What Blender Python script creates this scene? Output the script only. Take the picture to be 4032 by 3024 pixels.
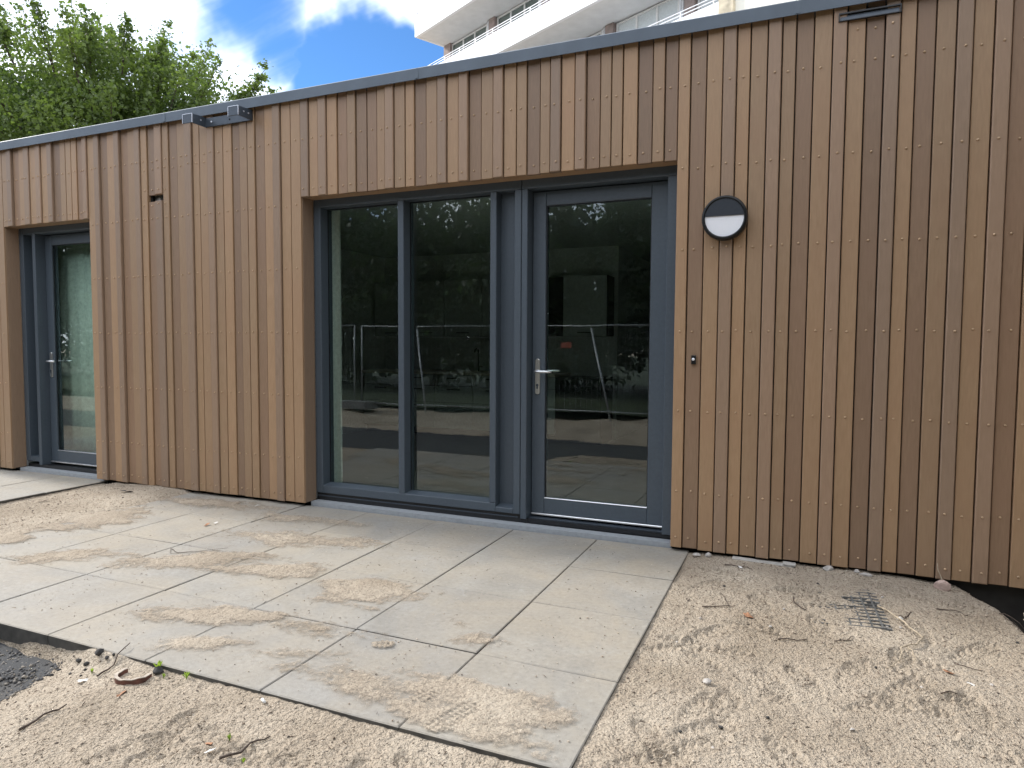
import bpy, bmesh, math, random
import numpy as np
from mathutils import Vector, Matrix

for o in list(bpy.data.objects):
    bpy.data.objects.remove(o)
scene = bpy.context.scene
COL = scene.collection
random.seed(7)
RNG = np.random.default_rng(11)

# ------------------------------------------------------------------ camera
PITCH, YAW, ROLL, CAM_H = math.radians(3.228), math.radians(22.963), math.radians(0.305), 1.29
fwd = Vector((-math.sin(YAW) * math.cos(PITCH), math.cos(YAW) * math.cos(PITCH), -math.sin(PITCH)))
rgt = Vector((math.cos(YAW), math.sin(YAW), 0))
upv = rgt.cross(fwd)
r2 = math.cos(ROLL) * rgt + math.sin(ROLL) * upv
u2 = -math.sin(ROLL) * rgt + math.cos(ROLL) * upv
cd = bpy.data.cameras.new('camera')
cam = bpy.data.objects.new('camera', cd)
COL.objects.link(cam)
M = Matrix((r2, u2, -fwd)).transposed().to_4x4()
M.translation = (0, 0, CAM_H)
cam.matrix_world = M
cd.sensor_fit = 'HORIZONTAL'
cd.sensor_width = 36.0
cd.lens = 2680 / 4032 * 36
cd.clip_start = 0.05
cd.clip_end = 2000
scene.camera = cam

# ------------------------------------------------------------------ light
SUN_TO = Vector((-0.82, 0.075, 0.57)).normalized()     # direction towards the sun
SUN_EL = math.asin(SUN_TO.z)
SUN_AZ = math.atan2(SUN_TO.x, SUN_TO.y)
world = bpy.data.worlds.new('World')
scene.world = world
world.use_nodes = True
wn, wl = world.node_tree.nodes, world.node_tree.links
wn.clear()
w_out = wn.new('ShaderNodeOutputWorld')
w_bg = wn.new('ShaderNodeBackground')
w_sky = wn.new('ShaderNodeTexSky')
w_sky.sky_type = 'NISHITA'
w_sky.sun_disc = False
w_sky.sun_elevation = SUN_EL
w_sky.sun_rotation = SUN_AZ
w_sky.air_density = 1.0
w_sky.altitude = 1500
w_sky.dust_density = 0.0
w_sky.ozone_density = 5.0
w_bg.inputs['Strength'].default_value = 0.05
wl.new(w_bg.outputs[0], w_out.inputs[0])


def wmath(op, a, b=None, c=None, clamp=False):
    n = wn.new('ShaderNodeMath')
    n.operation = op
    n.use_clamp = clamp
    for i, v in enumerate((a, b, c)):
        if v is None:
            continue
        if isinstance(v, (int, float)):
            n.inputs[i].default_value = v
        else:
            wl.new(v, n.inputs[i])
    return n.outputs[0]


tc = wn.new('ShaderNodeTexCoord')
sep = wn.new('ShaderNodeSeparateXYZ')
wl.new(tc.outputs['Generated'], sep.inputs[0])
den = wmath('ADD', wmath('MAXIMUM', sep.outputs[2], 0.0), 0.22)
cx_ = wmath('DIVIDE', sep.outputs[0], den)
cy_ = wmath('DIVIDE', sep.outputs[1], den)
comb = wn.new('ShaderNodeCombineXYZ')
wl.new(cx_, comb.inputs[0])
wl.new(cy_, comb.inputs[1])
mapn = wn.new('ShaderNodeMapping')
mapn.inputs['Rotation'].default_value = (0, 0, 0.5)
mapn.inputs['Scale'].default_value = (0.7, 3.4, 1)
wl.new(comb.outputs[0], mapn.inputs[0])
cn = wn.new('ShaderNodeTexNoise')
cn.inputs['Scale'].default_value = 1.5
cn.inputs['Detail'].default_value = 6
cn.inputs['Roughness'].default_value = 0.52
cn.inputs['Distortion'].default_value = 0.35
wl.new(mapn.outputs[0], cn.inputs['Vector'])
big = wn.new('ShaderNodeTexNoise')
big.inputs['Scale'].default_value = 1.1
big.inputs['Detail'].default_value = 3
wl.new(comb.outputs[0], big.inputs['Vector'])


wz = wn.new('ShaderNodeTexNoise')
wz.inputs['Scale'].default_value = 9.0
wz.inputs['Detail'].default_value = 4
wz.inputs['Roughness'].default_value = 0.6
wl.new(tc.outputs['Generated'], wz.inputs['Vector'])
wsub = wn.new('ShaderNodeVectorMath')
wsub.operation = 'SUBTRACT'
wl.new(wz.outputs['Color'], wsub.inputs[0])
wsub.inputs[1].default_value = (0.5, 0.5, 0.5)
wsc = wn.new('ShaderNodeVectorMath')
wsc.operation = 'SCALE'
wl.new(wsub.outputs[0], wsc.inputs[0])
wsc.inputs['Scale'].default_value = 0.11
wad = wn.new('ShaderNodeVectorMath')
wl.new(tc.outputs['Generated'], wad.inputs[0])
wl.new(wsc.outputs[0], wad.inputs[1])
wnm = wn.new('ShaderNodeVectorMath')
wnm.operation = 'NORMALIZE'
wl.new(wad.outputs[0], wnm.inputs[0])
warped = wnm.outputs[0]


def gap(dv, r_in, r_out):
    """a break in the cloud cover around one direction"""
    v = wn.new('ShaderNodeVectorMath')
    v.operation = 'DOT_PRODUCT'
    wl.new(warped, v.inputs[0])
    v.inputs[1].default_value = Vector(dv).normalized()
    mr = wn.new('ShaderNodeMapRange')
    mr.interpolation_type = 'SMOOTHSTEP'
    mr.inputs['From Min'].default_value = math.cos(math.radians(r_out))
    mr.inputs['From Max'].default_value = math.cos(math.radians(r_in))
    wl.new(v.outputs['Value'], mr.inputs['Value'])
    return mr.outputs[0]


def pix(x, y):
    X, Y = (x - 2016) / 2680, -(y - 1512) / 2680
    return r2 * X + u2 * Y + fwd


g = wmath('MAXIMUM', gap(pix(1420, 300), 1.0, 6.5), wmath('MULTIPLY', gap(pix(1130, 190), 0.5, 4.0), 0.55))
g = wmath('MAXIMUM', g, wmath('MULTIPLY', gap(pix(1000, 20), 0.5, 5.0), 0.5))
g = wmath('MAXIMUM', g, wmath('MULTIPLY', gap(pix(1600, 330), 0.5, 4.5), 0.9))
cover = wmath('ADD', cn.outputs['Fac'], wmath('MULTIPLY', wmath('SUBTRACT', big.outputs['Fac'], 0.36), 0.9))
cover = wmath('SUBTRACT', cover, wmath('MULTIPLY', g, 0.62))
cmr = wn.new('ShaderNodeMapRange')
cmr.interpolation_type = 'SMOOTHSTEP'
cmr.inputs['From Min'].default_value = 0.12
cmr.inputs['From Max'].default_value = 0.92
wl.new(cover, cmr.inputs['Value'])
wmix = wn.new('ShaderNodeMix')
wmix.data_type = 'RGBA'
wl.new(cmr.outputs[0], wmix.inputs['Factor'])
wtint = wn.new('ShaderNodeMix')
wtint.data_type = 'RGBA'
wtint.blend_type = 'MULTIPLY'
wtint.inputs['Factor'].default_value = 1.0
wl.new(w_sky.outputs[0], wtint.inputs['A'])
wtint.inputs['B'].default_value = (0.95, 1.3, 1.5, 1)
wl.new(wtint.outputs['Result'], wmix.inputs['A'])
wmix.inputs['B'].default_value = (20.0, 20.6, 21.6, 1)
wl.new(wmix.outputs['Result'], w_bg.inputs['Color'])

sd = bpy.data.lights.new('sun', 'SUN')
sd.energy = 1.6
sd.angle = math.radians(7)
sd.color = (1.0, 0.95, 0.87)
sun = bpy.data.objects.new('sun', sd)
COL.objects.link(sun)
sun.rotation_euler = SUN_TO.to_track_quat('Z', 'Y').to_euler()
sun.location = (-20, 5, 20)

scene.cycles.max_bounces = 7
scene.cycles.diffuse_bounces = 3
scene.cycles.glossy_bounces = 3
scene.cycles.transparent_max_bounces = 8
vs = scene.view_settings
vs.view_transform = 'Standard'
vs.look = 'None'
vs.exposure = 1.42
vs.gamma = 1.0
vs.use_curve_mapping = False


# ------------------------------------------------------------------ helpers
def mat(name):
    m = bpy.data.materials.new(name)
    m.use_nodes = True
    nt = m.node_tree
    return m, nt.nodes, nt.links, nt.nodes['Principled BSDF']


class NB:
    """small node builder"""

    def __init__(self, m):
        self.n, self.l = m.node_tree.nodes, m.node_tree.links

    def coord(self, kind='Object', scale=(1, 1, 1), loc=(0, 0, 0)):
        if kind == 'Position':
            src = self.n.new('ShaderNodeNewGeometry').outputs['Position']
        else:
            src = self.n.new('ShaderNodeTexCoord').outputs[kind]
        mp = self.n.new('ShaderNodeMapping')
        mp.inputs['Scale'].default_value = scale
        mp.inputs['Location'].default_value = loc
        self.l.new(src, mp.inputs[0])
        return mp.outputs[0]

    def noise(self, vec, scale, detail=4, rough=0.5, dist=0.0):
        t = self.n.new('ShaderNodeTexNoise')
        t.inputs['Scale'].default_value = scale
        t.inputs['Detail'].default_value = detail
        t.inputs['Roughness'].default_value = rough
        t.inputs['Distortion'].default_value = dist
        self.l.new(vec, t.inputs['Vector'])
        return t.outputs['Fac']

    def ramp(self, fac, stops):
        r = self.n.new('ShaderNodeValToRGB')
        els = r.color_ramp.elements
        while len(els) < len(stops):
            els.new(0.5)
        for e, (p, c) in zip(els, stops):
            e.position = p
            e.color = (c[0], c[1], c[2], 1) if not isinstance(c, (int, float)) else (c, c, c, 1)
        self.l.new(fac, r.inputs[0])
        return r.outputs[0]

    def mix(self, fac, a, b, mode='MIX'):
        x = self.n.new('ShaderNodeMix')
        x.data_type = 'RGBA'
        x.blend_type = mode
        for s, v in (('Factor', fac), ('A', a), ('B', b)):
            if isinstance(v, (int, float)):
                x.inputs[s].default_value = v
            elif isinstance(v, tuple):
                x.inputs[s].default_value = (v[0], v[1], v[2], 1)
            else:
                self.l.new(v, x.inputs[s])
        return x.outputs['Result']

    def math(self, op, a, b=0.0):
        x = self.n.new('ShaderNodeMath')
        x.operation = op
        for i, v in enumerate((a, b)):
            if isinstance(v, (int, float)):
                x.inputs[i].default_value = v
            else:
                self.l.new(v, x.inputs[i])
        return x.outputs[0]

    def rnd(self):
        return self.n.new('ShaderNodeObjectInfo').outputs['Random']

    def bump(self, bsdf, h, strength=0.3, dist=0.01):
        b = self.n.new('ShaderNodeBump')
        b.inputs['Strength'].default_value = strength
        b.inputs['Distance'].default_value = dist
        self.l.new(h, b.inputs['Height'])
        self.l.new(b.outputs[0], bsdf.inputs['Normal'])


def simple(name, col, rough=0.5, metal=0.0, var=0.12, vs_=30.0, bump=0.0, spec=0.5):
    m, n, l, b = mat(name)
    k = NB(m)
    v = k.coord('Position')
    f = k.noise(v, vs_, 4)
    c0 = tuple(max(0, c * (1 - var)) for c in col)
    c1 = tuple(c * (1 + var) for c in col)
    l.new(k.ramp(f, [(0.3, c0), (0.7, c1)]), b.inputs['Base Color'])
    b.inputs['Roughness'].default_value = rough
    b.inputs['Metallic'].default_value = metal
    b.inputs['Specular IOR Level'].default_value = spec
    if bump:
        k.bump(b, k.noise(v, vs_ * 4, 4), bump, 0.003)
    return m


def mesh_obj(name, verts, faces, material, parent=None, smooth=False):
    me = bpy.data.meshes.new(name)
    me.from_pydata([tuple(v) for v in verts], [], faces)
    if smooth:
        me.polygons.foreach_set('use_smooth', [True] * len(me.polygons))
    me.materials.append(material)
    o = bpy.data.objects.new(name, me)
    COL.objects.link(o)
    if parent:
        o.parent = parent
    return o


def np_mesh(name, verts, faces, material, parent=None, smooth=False):
    """verts (n,3), faces (m,k) numpy"""
    me = bpy.data.meshes.new(name)
    nv, (nf, k) = len(verts), faces.shape
    me.vertices.add(nv)
    me.vertices.foreach_set('co', np.asarray(verts, np.float32).ravel())
    me.loops.add(nf * k)
    me.loops.foreach_set('vertex_index', faces.astype(np.int32).ravel())
    me.polygons.add(nf)
    me.polygons.foreach_set('loop_start', np.arange(0, nf * k, k, dtype=np.int32))
    if smooth:
        me.polygons.foreach_set('use_smooth', np.ones(nf, dtype=bool))
    me.update(calc_edges=True)
    me.validate()
    me.materials.append(material)
    o = bpy.data.objects.new(name, me)
    COL.objects.link(o)
    if parent:
        o.parent = parent
    return o


BOXF = [(0, 3, 2, 1), (4, 5, 6, 7), (0, 1, 5, 4), (1, 2, 6, 5), (2, 3, 7, 6), (3, 0, 4, 7)]


class MB:
    """collects shapes into one mesh"""

    def __init__(self):
        self.v, self.f = [], []

    def box(self, x0, x1, y0, y1, z0, z1):
        b = len(self.v)
        self.v += [(x0, y0, z0), (x1, y0, z0), (x1, y1, z0), (x0, y1, z0), (x0, y0, z1), (x1, y0, z1), (x1, y1, z1), (x0, y1, z1)]
        self.f += [tuple(i + b for i in q) for q in BOXF]
        return self

    def cbox(self, x0, x1, y0, y1, z0, z1, c=0.003):
        """box with chamfered front (low y) edges along x and z"""
        b = len(self.v)
        self.v += [(x0, y1, z0), (x1, y1, z0), (x1, y1, z1), (x0, y1, z1),
                   (x0, y0 + c, z0), (x1, y0 + c, z0), (x1, y0 + c, z1), (x0, y0 + c, z1),
                   (x0 + c, y0, z0 + c), (x1 - c, y0, z0 + c), (x1 - c, y0, z1 - c), (x0 + c, y0, z1 - c)]
        q = [(0, 3, 2, 1)]
        for a in (0, 4):
            for i in range(4):
                j = (i + 1) % 4
                q.append((a + i, a + j, a + 4 + j, a + 4 + i))
        q.append((8, 9, 10, 11))
        self.f += [tuple(i + b for i in t) for t in q]
        return self

    def tube(self, pts, radii, n=6, cap=True):
        pts = [Vector(p) for p in pts]
        if isinstance(radii, (int, float)):
            radii = [radii] * len(pts)
        b = len(self.v)
        ref = Vector((0.31, 0.47, 0.83))
        for i, p in enumerate(pts):
            t = (pts[min(i + 1, len(pts) - 1)] - pts[max(i - 1, 0)]).normalized()
            a = t.cross(ref)
            if a.length < 1e-3:
                a = t.cross(Vector((1, 0, 0)))
            a.normalize()
            c = t.cross(a)
            for k in range(n):
                w = 2 * math.pi * k / n
                self.v.append(tuple(p + radii[i] * (math.cos(w) * a + math.sin(w) * c)))
        for i in range(len(pts) - 1):
            for k in range(n):
                k2 = (k + 1) % n
                self.f.append((b + i * n + k, b + i * n + k2, b + (i + 1) * n + k2, b + (i + 1) * n + k))
        if cap:
            self.f.append(tuple(b + k for k in reversed(range(n))))
            e = b + (len(pts) - 1) * n
            self.f.append(tuple(e + k for k in range(n)))
        return self

    def lathe(self, prof, n, origin, axis='y'):
        """prof: (radius, height along axis)"""
        b = len(self.v)
        ox, oy, oz = origin
        for r, h in prof:
            for k in range(n):
                w = 2 * math.pi * k / n
                c, s = r * math.cos(w), r * math.sin(w)
                self.v.append((ox + c, oy + h, oz + s) if axis == 'y' else (ox + c, oy + s, oz + h))
        for i in range(len(prof) - 1):
            for k in range(n):
                k2 = (k + 1) % n
                self.f.append((b + i * n + k, b + i * n + k2, b + (i + 1) * n + k2, b + (i + 1) * n + k))
        return self

    def poly(self, pts, f=None):
        b = len(self.v)
        self.v += [tuple(p) for p in pts]
        self.f.append(tuple(range(b, b + len(pts))) if f is None else tuple(b + i for i in f))
        return self

    def build(self, name, material, parent=None, smooth=False, fix=False):
        o = mesh_obj(name, self.v, self.f, material, parent, smooth)
        if fix:
            bm = bmesh.new()
            bm.from_mesh(o.data)
            bmesh.ops.recalc_face_normals(bm, faces=bm.faces)
            bm.to_mesh(o.data)
            bm.free()
        return o


def empty(name, loc=(0, 0, 0), rz=0.0):
    o = bpy.data.objects.new(name, None)
    COL.objects.link(o)
    o.location = loc
    o.rotation_euler = (0, 0, rz)
    o.empty_display_size = 0.2
    return o


def tag(o, label=None, cat=None, group=None, kind=None):
    if label:
        o['label'] = label
    if cat:
        o['category'] = cat
    if group:
        o['group'] = group
    if kind:
        o['kind'] = kind
    return o


def copy_tree(o, parent=None):
    c = o.copy()
    COL.objects.link(c)
    c.parent = parent
    for ch in list(o.children):
        copy_tree(ch, c)
    return c


# 2D gradient noise in numpy
_perm = np.random.default_rng(3).permutation(512)
_perm = np.concatenate([_perm, _perm])
_gr = np.array([(math.cos(a), math.sin(a)) for a in np.linspace(0, 2 * math.pi, 16, endpoint=False)])


def perlin(x, y):
    xi, yi = np.floor(x).astype(int), np.floor(y).astype(int)
    xf, yf = x - xi, y - yi
    u, v = xf ** 3 * (xf * (xf * 6 - 15) + 10), yf ** 3 * (yf * (yf * 6 - 15) + 10)

    def gd(ix, iy, dx, dy):
        h = _perm[(_perm[ix & 511] + iy) & 511] & 15
        return _gr[h, 0] * dx + _gr[h, 1] * dy
    a = gd(xi, yi, xf, yf)
    b = gd(xi + 1, yi, xf - 1, yf)
    c = gd(xi, yi + 1, xf, yf - 1)
    d = gd(xi + 1, yi + 1, xf - 1, yf - 1)
    return (a * (1 - u) + b * u) * (1 - v) + (c * (1 - u) + d * u) * v


def fbm(x, y, oct_=4, g=0.5):
    s, a, f = 0.0, 1.0, 1.0
    for i in range(oct_):
        s = s + a * perlin(x * f + 17.3 * i, y * f - 9.1 * i)
        a *= g
        f *= 2.03
    return s


def sstep(a, b, x):
    t = np.clip((x - a) / (b - a), 0, 1)
    return t * t * (3 - 2 * t)


# ------------------------------------------------------------------ materials
def wood_mat(name, c0, c1, tint):
    m, n, l, b = mat(name)
    k = NB(m)
    v = k.coord('Position', (1, 1, 0.12))
    vb = k.coord('Position', (1, 1, 0.55))
    grain = k.noise(v, 90, 5, 0.6)
    blot = k.noise(vb, 4.5, 3, 0.5, 0.4)
    col = k.ramp(grain, [(0.32, c0), (0.68, c1)])
    col = k.mix(k.math('MULTIPLY', k.ramp(blot, [(0.42, 0.0), (0.72, 1.0)]), 0.55), col, tint)
    r = k.rnd()
    col = k.mix(1.0, col, k.ramp(r, [(0.0, (0.86, 0.87, 0.89)), (0.5, (1.0, 0.99, 0.97)), (1.0, (1.1, 1.06, 1.02))]), 'MULTIPLY')
    l.new(col, b.inputs['Base Color'])
    l.new(k.ramp(grain, [(0.3, 0.42), (0.7, 0.56)]), b.inputs['Roughness'])
    b.inputs['Specular IOR Level'].default_value = 0.5
    k.bump(b, grain, 0.12, 0.002)
    return m


M_L = wood_mat('cladding_tan', (0.322, 0.207, 0.118), (0.38, 0.25, 0.148), (0.345, 0.211, 0.123))
M_D = wood_mat('cladding_umber', (0.236, 0.152, 0.094), (0.284, 0.185, 0.118), (0.26, 0.162, 0.105))
M_M = wood_mat('cladding_taupe', (0.272, 0.183, 0.12), (0.325, 0.222, 0.151), (0.282, 0.194, 0.132))
M_SCREW = simple('screw_bronze', (0.5, 0.35, 0.22), 0.38, 0.15)
M_FRAME = simple('frame_blue_grey', (0.068, 0.087, 0.108), 0.42, 0.0, 0.06, 60)
M_FASCIA = simple('fascia_grey_blue', (0.098, 0.122, 0.15), 0.4, 0.2, 0.1, 6)
M_BLACK = simple('black_rubber', (0.012, 0.013, 0.015), 0.35, 0, 0.2, 40)
M_MEMB = simple('membrane_black', (0.012, 0.011, 0.01), 0.8)
M_SILL = simple('sill_grey_stone', (0.33, 0.35, 0.37), 0.55, 0, 0.1, 40, 0.05)
M_ALU = simple('bright_aluminium', (0.75, 0.77, 0.8), 0.28, 0.85, 0.05, 50)
M_STEEL = simple('brushed_steel', (0.62, 0.62, 0.6), 0.3, 0.9, 0.08, 80)
M_PLINTH = simple('plinth_dark', (0.03, 0.028, 0.025), 0.9, 0, 0.3, 12, 0.2)
M_PLASTER = simple('interior_plaster', (0.72, 0.74, 0.74), 0.8)
M_REVEAL_IN = simple('interior_reveal_white', (0.78, 0.8, 0.76), 0.6)
M_FLOOR = simple('interior_floor', (0.16, 0.15, 0.14), 0.4, 0, 0.1, 8)
M_ROOF = simple('roof_membrane', (0.08, 0.085, 0.09), 0.8)
M_CAB = simple('cabinet_grey', (0.6, 0.62, 0.62), 0.5)
M_CABDARK = simple('cabinet_dark', (0.04, 0.04, 0.042), 0.4)
M_TOP = simple('counter_beige', (0.8, 0.72, 0.6), 0.4)
M_DARKMETAL = simple('bracket_anthracite', (0.06, 0.075, 0.095), 0.4, 0.3, 0.1, 30)
M_EDGE = simple('galvanised_edge', (0.72, 0.74, 0.8), 0.3, 0.6)
M_LAMPBLACK = simple('lamp_black', (0.008, 0.009, 0.01), 0.34, 0, 0.15, 60, 0, 0.35)
M_LAMPSLATE = simple('lamp_slate', (0.02, 0.026, 0.036), 0.5, 0, 0.1, 60)
M_OPAL = simple('lamp_opal', (0.88, 0.89, 0.93), 0.3, 0, 0.02, 200)


def glass_mat(name, tint):
    m = bpy.data.materials.new(name)
    m.use_nodes = True
    n, l = m.node_tree.nodes, m.node_tree.links
    n.clear()
    out = n.new('ShaderNodeOutputMaterial')
    tr = n.new('ShaderNodeBsdfTransparent')
    tr.inputs[0].default_value = (*tint, 1)
    gl = n.new('ShaderNodeBsdfGlossy')
    gl.inputs['Roughness'].default_value = 0.0
    gl.inputs['Color'].default_value = (0.9, 0.98, 1.0, 1)
    fr = n.new('ShaderNodeFresnel')
    fr.inputs['IOR'].default_value = 2.0
    ge = n.new('ShaderNodeNewGeometry')
    inv = n.new('ShaderNodeMath')
    inv.operation = 'SUBTRACT'
    inv.inputs[0].default_value = 1.0
    l.new(ge.outputs['Backfacing'], inv.inputs[1])
    mul = n.new('ShaderNodeMath')
    mul.operation = 'MULTIPLY'
    l.new(fr.outputs[0], mul.inputs[0])
    l.new(inv.outputs[0], mul.inputs[1])
    # faint waviness of the sealed units
    tcn = n.new('ShaderNodeNewGeometry')
    nz = n.new('ShaderNodeTexNoise')
    nz.inputs['Scale'].default_value = 1.6
    nz.inputs['Detail'].default_value = 1
    l.new(tcn.outputs['Position'], nz.inputs['Vector'])
    bp = n.new('ShaderNodeBump')
    bp.inputs['Strength'].default_value = 0.06
    bp.inputs['Distance'].default_value = 0.01
    l.new(nz.outputs['Fac'], bp.inputs['Height'])
    l.new(bp.outputs[0], gl.inputs['Normal'])
    mx = n.new('ShaderNodeMixShader')
    l.new(mul.outputs[0], mx.inputs[0])
    l.new(tr.outputs[0], mx.inputs[1])
    l.new(gl.outputs[0], mx.inputs[2])
    l.new(mx.outputs[0], out.inputs[0])
    return m


M_GLASS = glass_mat('solar_glass', (0.84, 0.9, 0.87))


def sand_mat(name, dusty=False):
    m, n, l, b = mat(name)
    k = NB(m)
    v = k.coord('Position')
    big_ = k.noise(v, 1.7, 3, 0.55, 0.3)
    mid = k.noise(v, 11, 3, 0.6)
    fine = k.noise(v, 120, 2, 0.7)
    gran = k.noise(v, 48, 2, 0.6)
    c = k.ramp(big_, [(0.3, (0.345, 0.284, 0.214)), (0.5, (0.438, 0.368, 0.286)), (0.72, (0.525, 0.452, 0.36))])
    c = k.mix(k.math('MULTIPLY', k.ramp(mid, [(0.45, 0.0), (0.8, 1.0)]), 0.35), c, (0.36, 0.285, 0.215))
    c = k.mix(k.ramp(fine, [(0.28, 0.8), (0.46, 0.0)]), c, (0.085, 0.065, 0.05))
    c = k.mix(k.ramp(fine, [(0.6, 0.0), (0.76, 0.7)]), c, (0.68, 0.61, 0.5))
    l.new(c, b.inputs['Base Color'])
    b.inputs['Roughness'].default_value = 0.92
    b.inputs['Specular IOR Level'].default_value = 0.2
    h = k.math('ADD', k.math('ADD', k.math('MULTIPLY', mid, 0.8), k.math('MULTIPLY', gran, 0.8)), k.math('MULTIPLY', fine, 0.5))
    k.bump(b, h, 1.0 if not dusty else 0.6, 0.026)
    if dusty:       # thin scatter: grains cover the tile only where the drift is thick enough
        at = n.new('ShaderNodeAttribute')
        at.attribute_name = 'cover'
        g1 = k.noise(v, 260, 2, 0.6)
        g2 = k.noise(v, 26, 4, 0.6)
        g3 = k.noise(v, 6.0, 4, 0.6)
        th = k.math('ADD', k.math('MULTIPLY', g1, 0.7), k.math('ADD', k.math('MULTIPLY', g2, 0.5), k.math('MULTIPLY', g3, 0.5)))
        fac = k.math('SUBTRACT', k.math('MULTIPLY', at.outputs['Fac'], 1.45), th)
        fac = k.ramp(fac, [(0.0, 0.0), (0.4, 0.85)])
        tr = n.new('ShaderNodeBsdfTransparent')
        mx = n.new('ShaderNodeMixShader')
        l.new(fac, mx.inputs[0])
        l.new(tr.outputs[0], mx.inputs[1])
        l.new(b.outputs[0], mx.inputs[2])
        l.new(mx.outputs[0], n['Material Output'].inputs[0])
    return m


M_SAND = sand_mat('sand')
M_DRIFT = sand_mat('sand_drift', True)


def tile_mat():
    m, n, l, b = mat('concrete_tile')
    k = NB(m)
    v = k.coord('Position')
    spk = k.noise(v, 320, 3, 0.7)
    blot = k.noise(v, 3.2, 5, 0.6, 0.5)
    dust = k.noise(v, 2.1, 6, 0.62, 0.6)
    white = k.noise(v, 6.5, 5, 0.65, 0.8)
    c = k.ramp(blot, [(0.3, (0.25, 0.237, 0.213)), (0.7, (0.332, 0.317, 0.288))])
    c = k.mix(k.ramp(white, [(0.6, 0.0), (0.78, 0.45)]), c, (0.46, 0.46, 0.445))
    c = k.mix(k.ramp(dust, [(0.36, 0.05), (0.66, 0.75)]), c, (0.36, 0.312, 0.242))
    mot = k.noise(v, 42, 4, 0.7)
    c = k.mix(k.ramp(mot, [(0.3, 0.35), (0.5, 0.0)]), c, (0.16, 0.15, 0.135))
    c = k.mix(k.ramp(mot, [(0.55, 0.0), (0.75, 0.35)]), c, (0.46, 0.44, 0.4))
    c = k.mix(k.ramp(spk, [(0.28, 0.55), (0.42, 0.0)]), c, (0.1, 0.095, 0.09))
    c = k.mix(k.ramp(spk, [(0.62, 0.0), (0.76, 0.4)]), c, (0.47, 0.465, 0.44))
    c = k.mix(1.0, c, k.ramp(k.rnd(), [(0, (0.93, 0.93, 0.94)), (1, (1.05, 1.04, 1.02))]), 'MULTIPLY')
    l.new(c, b.inputs['Base Color'])
    l.new(k.ramp(spk, [(0.3, 0.62), (0.7, 0.85)]), b.inputs['Roughness'])
    c2 = k.noise(v, 70, 3, 0.7)
    k.bump(b, k.math('ADD', spk, k.math('MULTIPLY', c2, 0.8)), 0.5, 0.003)
    return m


M_TILE = tile_mat()


def tarmac_mat():
    m, n, l, b = mat('tarmac')
    k = NB(m)
    v = k.coord('Position')
    f = k.noise(v, 190, 4, 0.7)
    d = k.noise(v, 3.0, 5, 0.6, 0.4)
    c = k.ramp(f, [(0.3, (0.018, 0.019, 0.021)), (0.7, (0.06, 0.063, 0.068))])
    c = k.mix(k.ramp(d, [(0.55, 0.0), (0.8, 0.3)]), c, (0.2, 0.165, 0.125))
    l.new(c, b.inputs['Base Color'])
    b.inputs['Roughness'].default_value = 0.8
    k.bump(b, f, 0.8, 0.006)
    return m


M_TARMAC = tarmac_mat()


def leaf_mat(name, dark, light, trans):
    m, n, l, b = mat(name)
    k = NB(m)
    v = k.coord('Position')
    f = k.noise(v, 0.9, 3, 0.6)
    g_ = k.noise(v, 9.0, 2, 0.6)
    c = k.ramp(f, [(0.32, dark), (0.68, light)])
    c = k.mix(k.ramp(g_, [(0.5, 0.0), (0.75, 0.55)]), c, tuple(1.35 * x for x in light))
    l.new(c, b.inputs['Base Color'])
    b.inputs['Roughness'].default_value = 0.5
    t = n.new('ShaderNodeBsdfTranslucent')
    l.new(k.mix(1.0, c, (trans[0], trans[1], trans[2]), 'MULTIPLY'), t.inputs[0])
    mx = n.new('ShaderNodeMixShader')
    mx.inputs[0].default_value = 0.5
    out = n['Material Output']
    l.new(b.outputs[0], mx.inputs[1])
    l.new(t.outputs[0], mx.inputs[2])
    l.new(mx.outputs[0], out.inputs[0])
    return m


M_LEAF = leaf_mat('leaf_green', (0.036, 0.066, 0.022), (0.14, 0.19, 0.058), (1.5, 1.6, 0.8))
M_LEAF2 = leaf_mat('leaf_dark_green', (0.02, 0.036, 0.018), (0.05, 0.075, 0.036), (1.2, 1.3, 0.9))
M_BARK = simple('bark', (0.085, 0.066, 0.05), 0.9, 0, 0.3, 20, 0.5)
M_TWIG = simple('twig_brown', (0.07, 0.05, 0.038), 0.85, 0, 0.3, 60)
M_TWIGPALE = simple('twig_bleached', (0.4, 0.33, 0.24), 0.85, 0, 0.3, 60)
M_STONE = simple('stone_grey', (0.42, 0.39, 0.36), 0.85, 0, 0.25, 40, 0.4)
M_STONEDARK = simple('tarmac_crumb', (0.045, 0.043, 0.042), 0.9, 0, 0.3, 60, 0.6)
M_BRICK = simple('brick_pink', (0.5, 0.37, 0.32), 0.85, 0, 0.2, 40, 0.4)
M_TERRA = simple('terracotta', (0.13, 0.055, 0.038), 0.8, 0, 0.3, 25, 0.3)
M_TERRARIM = simple('terracotta_rim', (0.42, 0.36, 0.3), 0.85, 0, 0.2, 50, 0.3)
M_DRYLEAF = simple('dry_leaf', (0.3, 0.15, 0.08), 0.8, 0, 0.4, 30)
M_PALELEAF = simple('paper_scrap', (0.72, 0.7, 0.66), 0.7, 0, 0.1, 30)
M_WEED = leaf_mat('weed_green', (0.16, 0.26, 0.05), (0.28, 0.4, 0.08), (1.3, 1.3, 0.7))
M_PLANK = simple('weathered_batten', (0.42, 0.4, 0.37), 0.8, 0, 0.15, 25, 0.3)
M_MAT = simple('plastic_grid', (0.12, 0.12, 0.115), 0.75, 0, 0.4, 30)
M_GALV = simple('galvanised_tube', (0.34, 0.355, 0.38), 0.5, 0.5, 0.15, 20)
M_FOOT = simple('fence_block', (0.2, 0.2, 0.2), 0.85, 0, 0.2, 12)
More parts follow.
